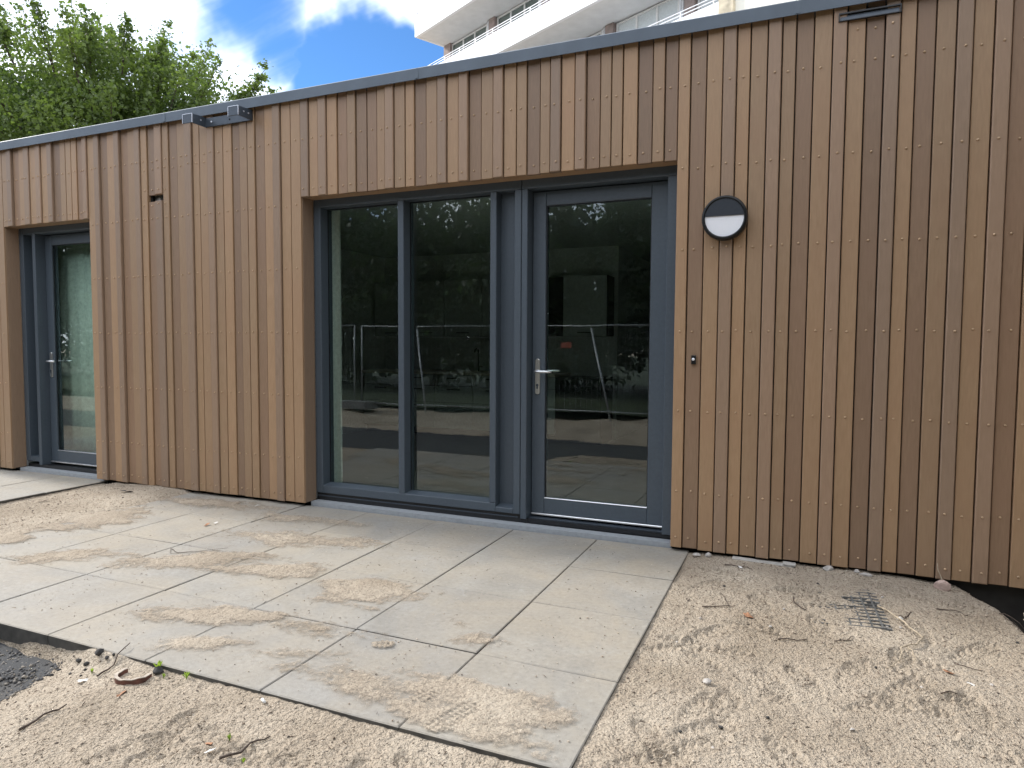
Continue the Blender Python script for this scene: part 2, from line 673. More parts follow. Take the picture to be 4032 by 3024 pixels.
M_SIGN = simple('sign_red', (0.5, 0.1, 0.06), 0.5)
M_WHITE = simple('tower_white_paint', (0.87, 0.89, 0.93), 0.7, 0, 0.03, 1.2, 0.02)
M_SOFFIT = simple('tower_soffit', (0.76, 0.77, 0.78), 0.85, 0, 0.05, 3, 0.05)
M_TWALL = simple('tower_brick', (0.3, 0.24, 0.225), 0.85, 0, 0.2, 5, 0.2)
M_TFRAME = simple('tower_window_frame', (0.7, 0.7, 0.7), 0.5)
M_TGLASS = simple('tower_glass', (0.12, 0.15, 0.14), 0.08, 0, 0.2, 0.8, 0, 0.8)
M_TFROST = simple('tower_frosted_panel', (0.56, 0.6, 0.62), 0.5, 0, 0.08, 20, 0.3)
M_RAIL = simple('tower_rail', (0.68, 0.69, 0.72), 0.5, 0.2)
M_CREAM = simple('tower_cream_render', (0.82, 0.79, 0.7), 0.8, 0, 0.06, 3)
M_STAIN = simple('tower_stained_concrete', (0.5, 0.44, 0.33), 0.85, 0, 0.3, 4, 0.3)
M_GRASS = simple('lawn_green', (0.028, 0.042, 0.016), 0.9, 0, 0.5, 3.0, 0.6)

WALL_Y = 4.3
PX0, PDX = -0.615, 0.606        # paving grid
PAV_X = [PX0 - PDX * i for i in range(8)]
PAV_Y = [1.912, 2.517, 3.15, 3.752, 4.352]
PAV_T = 0.08


# ------------------------------------------------------------------ ground
def tar_far(x):      # house-side edge of the tarmac path
    return 1.22 + 0.68 * sstep(-2.66, -2.95, x) + 0.09 * perlin(x * 2.2 + 3.1, x * 0 + 0.7) + 0.03 * perlin(x * 9, x * 0 + 4.2)


def tar_near(x):
    return -0.32 + 0.16 * perlin(x * 0.7 + 9.0, x * 0 + 2.2) + 0.05 * perlin(x * 4, x * 0 + 1.2)


PRINTS = [(-0.15, 3.62, 1.9, 1), (0.12, 3.45, 1.7, 1), (0.02, 3.9, 0.4, 1), (0.05, 2.86, 2.0, 1), (0.22, 2.98, 1.2, 1),
          (-0.12, 2.72, 2.4, 1), (0.3, 2.74, 0.5, 1), (-0.22, 2.52, 1.5, 1), (0.5, 3.2, 2.8, 1), (-0.35, 3.15, 1.0, 1),
          (-0.38, 4.02, 2.7, 1), (0.62, 2.85, 1.6, 1), (-1.5, 1.62, 0.4, 1), (-0.42, 2.2, 2.1, 1)]


for _i in range(34):
    _a = random.uniform(-0.5, 1.05), random.uniform(1.95, 4.1)
    PRINTS.append((_a[0], _a[1], random.uniform(0, 3.1), 1))
for _i in range(9):
    PRINTS.append((random.uniform(-2.3, -0.7), random.uniform(1.45, 1.8), random.uniform(0, 3.1), 1))


def trench_edge(y):
    return np.interp(y, [2.9, 3.3, 3.73, 3.87, 4.1, 4.2, 4.4], [1.9, 1.12, 0.985, 0.955, 0.915, 0.87, 0.77])


def ground_z(x, y):
    z = np.full_like(x, -0.014)
    # large undulation
    z = z + 0.011 * fbm(x * 1.3, y * 1.3, 2)
    front = sstep(1.96, 1.86, y)
    left = sstep(-2.35, -2.95, x)
    z = z - front * (0.012 + 0.07 * left)
    heap = np.exp(-((x + 2.66) ** 2 / 0.02 + (y - 1.93) ** 2 / 0.006)) * 0.05
    z = z + heap
    # right-hand sand: piled towards the wall, then a trench
    z = z + 0.02 * sstep(3.9, 4.3, y) * sstep(-0.75, -0.5, x) * sstep(0.9, 0.2, x)
    z = z + 0.022 * np.exp(-((x + 0.22) ** 2 / 0.03 + (y - 4.02) ** 2 / 0.02))
    z = z - 0.03 * np.exp(-((x - 0.7) ** 2 / 0.02 + (y - 3.35) ** 2 / 0.012))
    ed = trench_edge(y) + 0.035 * perlin(y * 5, y * 0 + 0.3) + 0.012 * perlin(y * 21, x * 3)
    tr = sstep(-0.02, 0.30, x - ed) * sstep(2.9, 3.3, y)
    z = z - 0.42 * tr
    # between the pavings
    mid = sstep(-6.05, -5.9, x) * sstep(-4.78, -4.95, x) * sstep(2.2, 2.6, y)
    z = z + mid * (0.016 + 0.035 * np.exp(-((x + 5.2) ** 2 / 0.14 + (y - 4.2) ** 2 / 0.12)))
    z = z - mid * 0.035 * sstep(-5.78, -5.95, x)
    # tarmac lies under
    inb = sstep(0.05, -0.05, y - tar_far(x)) * sstep(-0.06, 0.06, y - tar_near(x))
    z = z * (1 - inb) + inb * (-0.145)
    near_edge = np.exp(-((y - tar_far(x) - 0.08) / 0.1) ** 2) * (1 - left)
    z = z - 0.0 * near_edge
    # heaps behind the path
    bk = sstep(-0.3, -1.0, y)
    z = z + bk * (0.05 + 0.11 * fbm(x * 0.8 + 5, y * 0.8, 3) - 0.04 * sstep(-2.5, -5, y))
    # micro relief
    amp = 0.35 + 0.65 * sstep(-0.3, 0.35, fbm(x * 2.1 + 40, y * 2.1, 2)) + 0.5 * front
    z = z + amp * (0.0070 * fbm(x * 14, y * 14, 3, 0.6) + 0.0032 * perlin(x * 52, y * 52))
    # shoe prints
    for (px, py, a, s) in PRINTS:
        dx, dy = x - px, y - py
        u, v = dx * math.cos(a) + dy * math.sin(a), -dx * math.sin(a) + dy * math.cos(a)
        w = 0.047 - 0.012 * np.clip(-u / 0.14, -1, 1)
        mk = sstep(1.12, 0.88, np.sqrt((u / 0.145) ** 2 + (v / w) ** 2))
        rim = np.exp(-((np.sqrt((u / 0.145) ** 2 + (v / w) ** 2) - 1.12) / 0.12) ** 2)
        rad = np.sqrt((u - 0.06) ** 2 + (v * 1.5) ** 2)
        z = z - mk * 0.007 + rim * 0.003 + mk * 0.0062 * np.sin(rad * 2 * math.pi / 0.034)
    return z


def grow(a, b, s0, g_):
    out, x, s = [], a, s0
    sg = 1 if b > a else -1
    while (b - x) * sg > 0:
        x += sg * s
        s *= g_
        out.append(x)
    return out


xs = np.array(sorted(set(np.round(np.concatenate([
    grow(-6.2, -240, 0.05, 1.25), np.arange(-6.2, -3.3, 0.013), np.arange(-3.3, 1.35, 0.0088), grow(1.35, 240, 0.03, 1.25)]), 4))))
ys = np.array(sorted(set(np.round(np.concatenate([
    grow(-3.5, -240, 0.2, 1.3), np.arange(-3.5, 1.2, 0.07), np.arange(1.2, 4.42, 0.0088), grow(4.42, 300, 0.06, 1.4)]), 4))))
GX, GY = np.meshgrid(xs, ys, indexing='xy')
GZ = ground_z(GX, GY)
under = (GX < PAV_X[0] - 0.03) & (GX > PAV_X[-1] + 0.03) & (GY > PAV_Y[0] + 0.03) & (GY < 4.36)
side = (GX < -6.01) & (GX > -12) & (GY > 2.2) & (GY < 4.36)
inp = (GX <= PAV_X[0] - 0.004) & (GX >= PAV_X[-1] + 0.05) & (GY >= PAV_Y[0] + 0.004) & (GY < 4.4)
GZ = np.where(inp, np.minimum(GZ + 0.005, -0.009), GZ)
lip = (GX > PAV_X[0] - 0.004) & (GX < PAV_X[0] + 0.05) | (GY < PAV_Y[0] + .004) & (GY > PAV_Y[0] - 0.05)
GZ = np.where(lip, np.minimum(GZ, -0.005), GZ)
GZ = np.where(side, -0.03, GZ)
bld = (GY > 4.34) & (GX > -9) & (GX < 3.4) & (GY < 10)
GZ = np.where(bld, np.minimum(GZ, -0.06), GZ)
far = np.maximum(np.abs(GX + 2), np.abs(GY - 2)) > 30
GZ = np.where(far, -0.05, GZ)
ny, nx = GX.shape
idx = np.arange(ny * nx).reshape(ny, nx)
quads = np.stack([idx[:-1, :-1], idx[:-1, 1:], idx[1:, 1:], idx[1:, :-1]], -1).reshape(-1, 4)
hid = (under[:-1, :-1] & under[:-1, 1:] & under[1:, 1:] & under[1:, :-1]).reshape(-1)
# keep strips along the joints so that the joints have a bed
jx = np.min(np.abs(GX[..., None] - np.array(PAV_X)), -1)
jy = np.min(np.abs(GY[..., None] - np.array(PAV_Y)), -1)
nearj = ((jx < 0.03) | (jy < 0.03))[:-1, :-1].reshape(-1)
quads = quads[~hid | nearj]
ground = np_mesh('ground', np.stack([GX, GY, GZ], -1).reshape(-1, 3), quads, M_SAND, smooth=True)
tag(ground, 'pale trampled building sand around the terrace', kind='structure')

# tarmac path
tx = np.arange(-16, 9, 0.05)
rows = []
for f_ in np.linspace(0, 1, 26):
    y0, y1 = tar_near(tx) - 0.12, tar_far(tx) + 0.14
    yy = y0 + (y1 - y0) * f_
    rows.append(np.stack([tx, yy, -0.098 + 0.012 * fbm(tx * 5, yy * 5, 3)], -1))
tv = np.array(rows)
ti = np.arange(tv.shape[0] * tv.shape[1]).reshape(tv.shape[:2])
tq = np.stack([ti[:-1, :-1], ti[:-1, 1:], ti[1:, 1:], ti[1:, :-1]], -1).reshape(-1, 4)
path = np_mesh('path', tv.reshape(-1, 3), tq, M_TARMAC, smooth=True)
tag(path, 'dark tarmac path half covered with sand', kind='structure')

# lawn beyond the site fence
lx, ly = np.meshgrid(np.linspace(-60, 40, 120), np.linspace(-60, -2.9, 80))
lz = 0.02 + 0.05 * fbm(lx * 0.6, ly * 0.6, 3) + 0.03 + 0.10 * sstep(-2.9, -4.5, ly) + 0.1 * perlin(lx * 3.1, ly * 3.1)
li = np.arange(lx.size).reshape(lx.shape)
lq = np.stack([li[:-1, :-1], li[:-1, 1:], li[1:, 1:], li[1:, :-1]], -1).reshape(-1, 4)
lawn = np_mesh('lawn', np.stack([lx, ly, lz], -1).reshape(-1, 3), lq, M_GRASS, smooth=True)
tag(lawn, 'rough green grass behind the site fence', kind='structure')


# ------------------------------------------------------------------ paving
M_TILESIDE = simple('dark_side_concrete', (0.075, 0.07, 0.062), 0.9, 0, 0.4, 14, 0.4)  # darker tone for the tile sides and underside

def tile(x0, x1, y0, y1, parent, dz=0.0, tilt=(0, 0)):
    mb = MB()
    c = 0.004
    xm, ym = (x0 + x1) / 2, (y0 + y1) / 2
    hx, hy = (x1 - x0) / 2, (y1 - y0) / 2

    def zz(x, y):
        return dz + tilt[0] * x + tilt[1] * y
    lo = [(-hx, -hy, -PAV_T), (hx, -hy, -PAV_T), (hx, hy, -PAV_T), (-hx, hy, -PAV_T)]
    m1 = [(sx * hx, sy * hy, zz(sx * hx, sy * hy) - c) for sx, sy in ((-1, -1), (1, -1), (1, 1), (-1, 1))]
    t1 = [(sx * (hx - c), sy * (hy - c), zz(sx * hx, sy * hy)) for sx, sy in ((-1, -1), (1, -1), (1, 1), (-1, 1))]
    mb.v = lo + m1 + t1
    mb.f = [(3, 2, 1, 0), (8, 9, 10, 11)]
    for a in (0, 4):
        for i in range(4):
            j = (i + 1) % 4
            mb.f.append((a + i, a + j, a + 4 + j, a + 4 + i))
    o = mb.build('tile', M_TILE, parent)
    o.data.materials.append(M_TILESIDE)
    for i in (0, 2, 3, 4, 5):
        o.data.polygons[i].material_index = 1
    o.location = (xm, ym, 0)
    return o


paving = empty('terrace_paving', (PAV_X[0], PAV_Y[0], 0))
tag(paving, 'terrace of large grey concrete tiles in front of the glazed doors', kind='structure')
for i in range(7):
    for j in range(4):
        gp = 0.0016 + 0.0012 * random.random()
        o = tile(PAV_X[i + 1] + gp, PAV_X[i] - gp, PAV_Y[j] + gp, PAV_Y[j + 1] - gp, None,
                 random.uniform(-0.0025, 0.0015), (random.uniform(-.003, .003), random.uniform(-.003, .003)))
        o.parent = paving
        o.matrix_parent_inverse = Matrix.Translation(-paving.location)
side_p = empty('side_paving', (-5.98, 3.0, 0))
tag(side_p, 'pale concrete tiles before the left glass door', kind='structure')
sx_ = [-5.982 - 0.622 * i for i in range(6)]
sy_ = [2.0, 2.6, 3.2, 3.795, 4.072, 4.36]
for i in range(5):
    for j in range(5):
        o = tile(sx_[i + 1] + 0.003, sx_[i] - 0.003, sy_[j] + 0.003, sy_[j + 1] - 0.003, None, random.uniform(-0.002, 0.002))
        o.parent = side_p
        o.matrix_parent_inverse = Matrix.Translation(-side_p.location)

# sand swept over the tiles: (x, y, rx, ry, angle, height)
DRIFT = [(-1.0, 2.12, 0.42, 0.2, 0.1, 0.012), (-1.55, 2.1, 0.5, 0.13, -0.05, 0.006), (-2.35, 2.12, 0.25, 0.09, 0.5, 0.008),
         (-2.55, 2.36, 0.5, 0.12, 0.35, 0.010), (-2.0, 2.45, 0.35, 0.1, 0.1, 0.006), (-2.05, 2.95, 0.33, 0.2, 0.15, 0.012),
         (-2.75, 3.0, 0.5, 0.14, 0.35, 0.009), (-3.3, 2.95, 0.55, 0.16, 0.4, 0.010), (-3.0, 3.55, 0.7, 0.2, 0.25, 0.008),
         (-4.05, 2.7, 0.35, 0.16, 0.45, 0.010), (-3.4, 3.95, 0.5, 0.12, 0.05, 0.007), (-4.75, 3.4, 0.3, 0.45, 0.0, 0.014),
         (-4.3, 4.1, 0.7, 0.16, 0.05, 0.008), (-1.28, 2.62, 0.13, 0.09, 0.3, 0.006), (-1.42, 2.75, 0.1, 0.05, -0.6, 0.004),
         (-4.85, 2.75, 0.25, 0.3, 0.1, 0.014), (-0.72, 2.0, 0.1, 0.1, 0.0, 0.005), (-1.9, 2.2, 0.2, 0.06, 0.3, 0.004)]
dx_ = np.arange(PAV_X[-1] - 0.06, PAV_X[0] - 0.012, 0.0072)
dy_ = np.arange(PAV_Y[0] + 0.012, 4.30, 0.0072)
DX, DY = np.meshgrid(dx_, dy_)
edge_n = 0.62 * fbm(DX * 2.6 + 7, DY * 4.6, 5, 0.62)
H = np.full_like(DX, -1.0)
for (x, y, rx, ry, a, h) in DRIFT:
    u = (DX - x) * math.cos(a) + (DY - y) * math.sin(a)
    v = -(DX - x) * math.sin(a) + (DY - y) * math.cos(a)
    H = np.maximum(H, h * (1.0 - np.sqrt((u / rx) ** 2 + (v / ry) ** 2) + edge_n))
scat = 0.55 * fbm(DX * 30, DY * 30, 3, 0.6) * 0.004
H = np.minimum(H, 0.010) + scat + 0.0018 * perlin(DX * 70, DY * 70)
# boot prints with a lattice tread
for (px, py, a, L, Wd) in ((-1.077, 2.03, 1.25, 0.115, 0.05), (-1.235, 2.11, 1.2, 0.045, 0.04), (-1.62, 2.42, 0.4, 0.05, 0.035)):
    u = (DX - px) * math.cos(a) + (DY - py) * math.sin(a)
    v = -(DX - px) * math.sin(a) + (DY - py) * math.cos(a)
    mk = sstep(1.1, 0.95, np.sqrt((u / L) ** 2 + (v / Wd) ** 2))
    lat = np.maximum(np.exp(-((np.mod(u, 0.022) - 0.011) / 0.0036) ** 2), np.exp(-((np.mod(v, 0.030) - 0.015) / 0.0036) ** 2))
    H = np.where(mk > 0.2, 0.002 + 0.0065 * lat, H)
keep = H > -0.0115
COV = sstep(-0.0115, 0.0105, H)
H = H + 0.0035 * fbm(DX * 11, DY * 11, 3) * sstep(-0.002, 0.006, H)
di = np.arange(DX.size).reshape(DX.shape)
dq = np.stack([di[:-1, :-1], di[:-1, 1:], di[1:, 1:], di[1:, :-1]], -1).reshape(-1, 4)
kq = (keep[:-1, :-1] & keep[:-1, 1:] & keep[1:, 1:] & keep[1:, :-1]).reshape(-1)
dq = dq[kq]
used = np.unique(dq)
remap = -np.ones(DX.size, int)
remap[used] = np.arange(len(used))
dv = np.stack([DX, DY, np.maximum(H, 0.0) + 0.0012], -1).reshape(-1, 3)[used]
drift = np_mesh('sand_drift', dv, remap[dq], M_DRIFT, smooth=True)
ca_ = drift.data.attributes.new('cover', 'FLOAT', 'POINT')
ca_.data.foreach_set('value', COV.reshape(-1)[used].astype(np.float32))
tag(drift, 'thin drifts of spilled sand with a boot print lying on the tiles', kind='stuff')


# loose grit
def grit(name, n, sampler, smin, smax, material, label):
    P = sampler(n)
    s = smin + (smax - smin) * RNG.random(len(P)) ** 3
    base = np.array([(1, 0, 0), (-1, 0, 0), (0, 1, 0), (0, -1, 0), (0, 0, 1), (0, 0, -1)], float)
    fc = np.array([(0, 2, 4), (2, 1, 4), (1, 3, 4), (3, 0, 4), (2, 0, 5), (1, 2, 5), (3, 1, 5), (0, 3, 5)])
    ang = RNG.random(len(P)) * 6.28
    jit = 0.6 + 0.7 * RNG.random((len(P), 6, 3))
    V = base[None] * jit * s[:, None, None]
    V[..., 2] *= 0.7
    ca, sa = np.cos(ang)[:, None], np.sin(ang)[:, None]
    vx, vy = V[..., 0] * ca - V[..., 1] * sa, V[..., 0] * sa + V[..., 1] * ca
    V = np.stack([vx, vy, V[..., 2]], -1) + P[:, None, :]
    F = (fc[None] + 6 * np.arange(len(P))[:, None, None]).reshape(-1, 3)
    o = np_mesh(name, V.reshape(-1, 3), F, material)
    return tag(o, label, kind='stuff')


def samp_ground(n):
    out = []
    tot = 0
    while tot < n:
        x = RNG.uniform(-3.6, 1.3, n)
        y = RNG.uniform(1.2, 4.3, n)
        ok = (x > PAV_X[0] + 0.01) | (y < PAV_Y[0] - 0.01)
        x, y = x[ok], y[ok]
        out.append(np.stack([x, y, ground_z(x, y) + 0.001], -1))
        tot += len(x)
    return np.concatenate(out)[:n]


def samp_mid(n):
    x = RNG.uniform(-5.95, -4.88, n)
    y = RNG.uniform(2.6, 4.28, n)
    return np.stack([x, y, ground_z(x, y) + 0.001], -1)


def samp_tiles(n):
    x = RNG.uniform(PAV_X[-1] + .02, PAV_X[0] - .02, n)
    y = RNG.uniform(PAV_Y[0] + .02, 4.28, n)
    dens = fbm(x * 2.2, y * 2.2, 3)
    ok = dens > RNG.uniform(-0.3, 0.45, n)
    x, y = x[ok], y[ok]
    return np.stack([x, y, np.full(len(x), 0.001)], -1)


def grain_mat(name, cols):
    m, n, l, b = mat(name)
    k = NB(m)
    r = n.new('ShaderNodeNewGeometry').outputs['Random Per Island']
    l.new(k.ramp(r, [(i / (len(cols) - 1), c) for i, c in enumerate(cols)]), b.inputs['Base Color'])
    b.inputs['Roughness'].default_value = 0.85
    return m


M_GRAIN = grain_mat('grit_mixed', [(0.05, 0.04, 0.035), (0.24, 0.18, 0.13), (0.45, 0.36, 0.27), (0.6, 0.53, 0.44), (0.5, 0.4, 0.3), (0.1, 0.08, 0.07)])
grit('gravel', 7000, samp_ground, 0.0016, 0.0062, M_GRAIN, 'loose grit and pebbles scattered on the sand')
grit('gravel', 1800, samp_mid, 0.002, 0.009, M_GRAIN, 'loose grit on the sand strip between the two pavings')
grit('gravel', 5200, samp_tiles, 0.0012, 0.0052, M_GRAIN, 'dark crumbs and grit scattered over the terrace tiles')



def chips(name, n, sampler, material, label):
    P = sampler(n)
    L = 0.003 + 0.012 * RNG.random(len(P)) ** 2
    a = RNG.random(len(P)) * 6.28
    w = 0.0009 + 0.0012 * RNG.random(len(P))
    d = np.stack([np.cos(a), np.sin(a), 0.25 * RNG.normal(0, 1, len(P))], -1) * L[:, None]
    q = np.stack([-np.sin(a), np.cos(a), 0 * a], -1) * w[:, None]
    up_ = np.array([0, 0, 1.0]) * w[:, None]
    P = P + np.array([0, 0, 0.0015])
    V = np.stack([P - d, P + q, P - q, P + up_ * 1.4, P + d], 1)
    fc = np.array([(0, 2, 3), (0, 3, 1), (4, 3, 2), (4, 1, 3), (0, 1, 2), (4, 2, 1)])
    F = (fc[None] + 5 * np.arange(len(P))[:, None, None]).reshape(-1, 3)
    return tag(np_mesh(name, V.reshape(-1, 3), F, material), label, kind='stuff')


def samp_tar(n):
    x = RNG.uniform(-3.9, -2.55, n)
    y = RNG.uniform(1.25, 1.98, n)
    ok = (y < tar_far(x) + 0.12) & (y < PAV_Y[0] - 0.02)
    x, y = x[ok], y[ok]
    return np.stack([x, y, np.maximum(ground_z(x, y), -0.1) + 0.002], -1)


M_TARGRAIN = grain_mat('tarmac_grains', [(0.03, 0.03, 0.032), (0.07, 0.07, 0.075), (0.16, 0.15, 0.14), (0.3, 0.26, 0.21), (0.05, 0.05, 0.052)])
grit('gravel', 5000, samp_tar, 0.003, 0.013, M_TARGRAIN, 'loose tarmac gravel at the lower left corner')
M_CHIP = grain_mat('bark_chips', [(0.03, 0.022, 0.018), (0.09, 0.06, 0.045), (0.16, 0.11, 0.08), (0.05, 0.04, 0.035)])
chips('wood_chips', 3800, samp_ground, M_CHIP, 'dark bark chips and fibres strewn over the sand')
chips('wood_chips', 700, samp_tiles, M_CHIP, 'dark bark chips and fibres strewn over the tiles')

# ------------------------------------------------------------------ building
house = empty('timber_clad_building', (-3.0, WALL_Y, 0))
tag(house, 'single-storey flat-roofed building clad in vertical brown boards with grey glazed doors', 'building')
HINV = Matrix.Translation(-house.location)


def hp(o, parent=house):
    """make o a child of the house (or of a part) keeping world coordinates"""
    o.parent = parent
    if parent is house:
        o.matrix_parent_inverse = HINV
    return o


right = [-0.73, -0.657, -0.563, -0.468, -0.391, -0.315, -0.221, -0.145, -0.07, 0.023, 0.118, 0.192, 0.283, 0.376, 0.45, 0.526, 0.617, 0.709, 0.784, 0.877, 0.954, 1.047,
         1.122, 1.214, 1.29, 1.382, 1.476, 1.551, 1.644, 1.72, 1.81, 1.9, 1.976, 2.07, 2.145, 2.24, 2.33, 2.4]
right_c = 'LDLMLLMLDLMLDMLDLMLMDL' + 'MDLLMLDMLDLMLDLM'
left = [-6.031, -5.941, -5.868, -5.771, -5.677, -5.605, -5.509, -5.421, -5.35, -5.273, -5.176, -5.087, -5.013, -4.917, -4.823, -4.735, -4.658, -4.566, -4.491, -4.4, -4.305, -4.225, -4.141, -4.063, -3.966, -3.877, -3.799, -3.702, -3.602]
left_c = 'LMDLMDLMLDMLDLMLLMLLDLLDLMLL'
lintel = [-3.602, -3.524, -3.436, -3.356, -3.261, -3.171, -3.093, -2.997, -2.907, -2.833, -2.756, -2.663, -2.587, -2.491, -2.399, -2.323, -2.23, -2.154, -2.058, -1.966, -1.889, -1.796, -1.721, -1.627, -1.554, -1.479, -1.386, -1.311, -1.219, -1.145, -1.071, -0.977, -0.884, -0.81, -0.73]
lintel_c = 'MLMLDLDDLMLLDLMLMDLMLLDLMLMDLLLDLD'
farl = [-7.271, -7.187, -7.112, -7.012, -6.93, -6.848, -6.756, -6.68, -6.582, -6.511, -6.411, -6.333, -6.257, -6.182, -6.093, -6.031]
farl_c = 'LMDLMLMLMDLLLDM'
wallL = [-8.5, -8.41, -8.33, -8.235, -8.15, -8.07, -7.98, -7.89, -7.81, -7.72, -7.63, -7.55, -7.46, -7.374, -7.271]
wallL_c = 'LMDLMLDLMLDMLL'
OFF = {'L': 0.009, 'D': 0.0, 'M': 0.021}
MATS = {'L': M_L, 'D': M_D, 'M': M_M}
Z_BOT, Z_OPEN, Z_TOP = 0.028, 2.436, 3.185
ROWS = [2.868, 2.374, 1.884, 1.385, 0.890, 0.387, 0.090]
screws = []


def board(x0, x1, z0, z1, c, rows):
    g_ = 0.0027
    f = WALL_Y - OFF[c] - random.uniform(0, 0.003)
    z0b = z0 + (random.uniform(-0.002, 0.002) if z0 < 0.1 else 0)
    ch = 0.0045 if c == 'M' else 0.003
    o = MB().cbox(x0 + g_ + random.uniform(0, 0.0012), x1 - g_ - random.uniform(0, 0.0012), f, WALL_Y + 0.024, z0b, z1, ch).build('board', MATS[c])
    hp(o)
    xm = (x0 + x1) / 2
    for r in rows:
        screws.append((xm + random.uniform(-0.012, 0.008), f, r + random.uniform(-0.006, 0.006)))
    return o


for i, c in enumerate(right_c[:len(right) - 1]):
    board(right[i], right[i + 1], Z_BOT, Z_TOP, c, ROWS + ([3.045] if 0.12 < right[i] < 0.4 else []))
for i, c in enumerate(left_c):
    x0, x1 = left[i], left[i + 1]
    rows = ROWS + ([2.795] if 8 <= i <= 16 else []) + ([2.62, 2.49] if 8 <= i <= 11 else [])
    if i in (9, 10):      # cut for the small opening
        board(x0, x1, Z_BOT, 2.522, c, [r for r in rows if r < 2.5])
        board(x0, x1, 2.577, Z_TOP, c, [r for r in rows if r > 2.6])
    else:
        board(x0, x1, Z_BOT, Z_TOP, c, rows)
for i, c in enumerate(lintel_c):
    board(lintel[i], lintel[i + 1], Z_OPEN - 0.006, Z_TOP, c, [2.868, 2.492])
for i, c in enumerate(farl_c):
    board(farl[i], farl[i + 1], Z_OPEN - 0.006, Z_TOP, c, [2.868, 2.492])
for i, c in enumerate(wallL_c):
    board(wallL[i], wallL[i + 1], Z_BOT, Z_TOP, c, ROWS)

# screws: the nearest 300 singly, the rest joined
def screw_into(mb, x, y, z, tx_=0.0, tz_=0.0):
    mb.lathe([(0.0066, 0.0), (0.0064, -0.0034), (0.0046, -0.0064), (0.0004, -0.0074)], 8, (x, y, z))


smb = MB()
screw_into(smb, 0, 0, 0)
proto = smb.build('screw', M_SCREW, smooth=False, fix=True)
screws.sort(key=lambda s: s[0] ** 2 + s[1] ** 2 + (s[2] - CAM_H) ** 2)
for i, (x, y, z) in enumerate(screws[:300]):
    o = proto if i == 0 else proto.copy()
    if i:
        COL.objects.link(o)
    o.location = (x, y, z)
    o.rotation_euler = (random.uniform(-0.25, 0.25), random.uniform(0, 3), random.uniform(-0.25, 0.25))
    hp(o)
rest = MB()
for (x, y, z) in screws[300:]:
    screw_into(rest, x, y, z)
o = hp(rest.build('screws', M_SCREW, fix=True))
o['kind'] = 'stuff'

# backing wall, roof, floor, interior shell
def hb(name, material, *boxes):
    mb = MB()
    for b in boxes:
        mb.box(*b)
    return hp(mb.build(name, material))


hb('membrane', M_MEMB, (-8.55, -7.30, 4.326, 4.352, 0.02, 3.15), (-6.02, -5.256, 4.326, 4.352, 0.02, 3.15), (-5.072, -3.625, 4.326, 4.352, 0.02, 3.15),
   (-5.256, -5.072, 4.326, 4.352, 0.02, 2.515), (-5.256, -5.072, 4.326, 4.352, 2.585, 3.15),
   (-0.70, 2.42, 4.326, 4.352, 0.02, 3.15), (-7.30, -6.02, 4.326, 4.352, 2.46, 3.15), (-3.625, -0.70, 4.326, 4.352, 2.46, 3.15))
hb('outer_wall', M_PLASTER, (-8.55, -7.30, 4.354, 4.67, 0.03, 3.0), (-6.02, -5.27, 4.354, 4.67, 0.03, 3.0), (-5.06, -3.625, 4.354, 4.67, 0.03, 3.0), (-5.27, -5.06, 4.40, 4.67, 0.03, 3.0),
   (-0.70, 2.42, 4.354, 4.67, 0.03, 3.0), (-7.30, -6.02, 4.354, 4.67, 2.46, 3.0), (-3.625, -0.70, 4.354, 4.67, 2.46, 3.0))
hb('plinth', M_PLINTH, (-8.5, 2.4, 4.40, 4.62, -0.7, 0.018))
hb('floor', M_FLOOR, (-8.5, 2.4, 4.625, 11.4, -0.3, 0.035))
hb('ceiling', M_PLASTER, (-8.5, 2.4, 4.672, 11.4, 2.62, 2.75))
hb('roof', M_ROOF, (-8.6, 2.45, 4.30, 11.6, 3.16, 3.205))
hb('rear_wall', M_PLASTER, (-8.5, 2.4, 11.41, 11.6, -0.2, 3.15))
hb('end_wall', M_L, (-8.6, -8.52, 4.36, 11.6, -0.3, 3.15))
hb('end_wall', M_L, (2.43, 2.5, 4.36, 11.6, -0.3, 3.15))
hb('partition', M_PLASTER, (-6.0, -5.9, 4.672, 11.4, 0.036, 2.615), (-0.55, -0.45, 4.672, 11.4, 0.036, 2.615), (-5.9, -2.25, 8.9, 9.0, 0.036, 2.615), (-2.35, -2.25, 9.0, 11.4, 0.036, 2.615),
   (-8.5, -6.0, 7.6, 7.7, 0.036, 2.615))
hb('window_reveal', M_REVEAL_IN, (-3.622, -3.537, 4.5765, 4.69, 0.036, 2.455), (-0.735, -0.69, 4.605, 4.69, 0.036, 2.455), (-3.537, -0.735, 4.605, 4.69, 2.40, 2.455))

# timber reveals round the openings
def reveal(x0, x1, tone):
    mb = MB().box(x0 - 0.021, x0 + 0.001, 4.304, 4.428, Z_BOT + 0.004, Z_OPEN + 0.012)
    hp(mb.build('reveal_board', M_D if tone else M_M))
    mb = MB().box(x1 - 0.001, x1 + 0.02, 4.327, 4.428, Z_BOT + 0.004, Z_OPEN + 0.012)
    hp(mb.build('reveal_board', M_M))
    hp(MB().box(x0 + 0.002, x1 - 0.002, 4.326, 4.428, Z_OPEN - 0.002, Z_OPEN + 0.02).build('soffit_board', M_L))


reveal(-3.602, -0.732, 0)
reveal(-7.271, -6.03, 0)

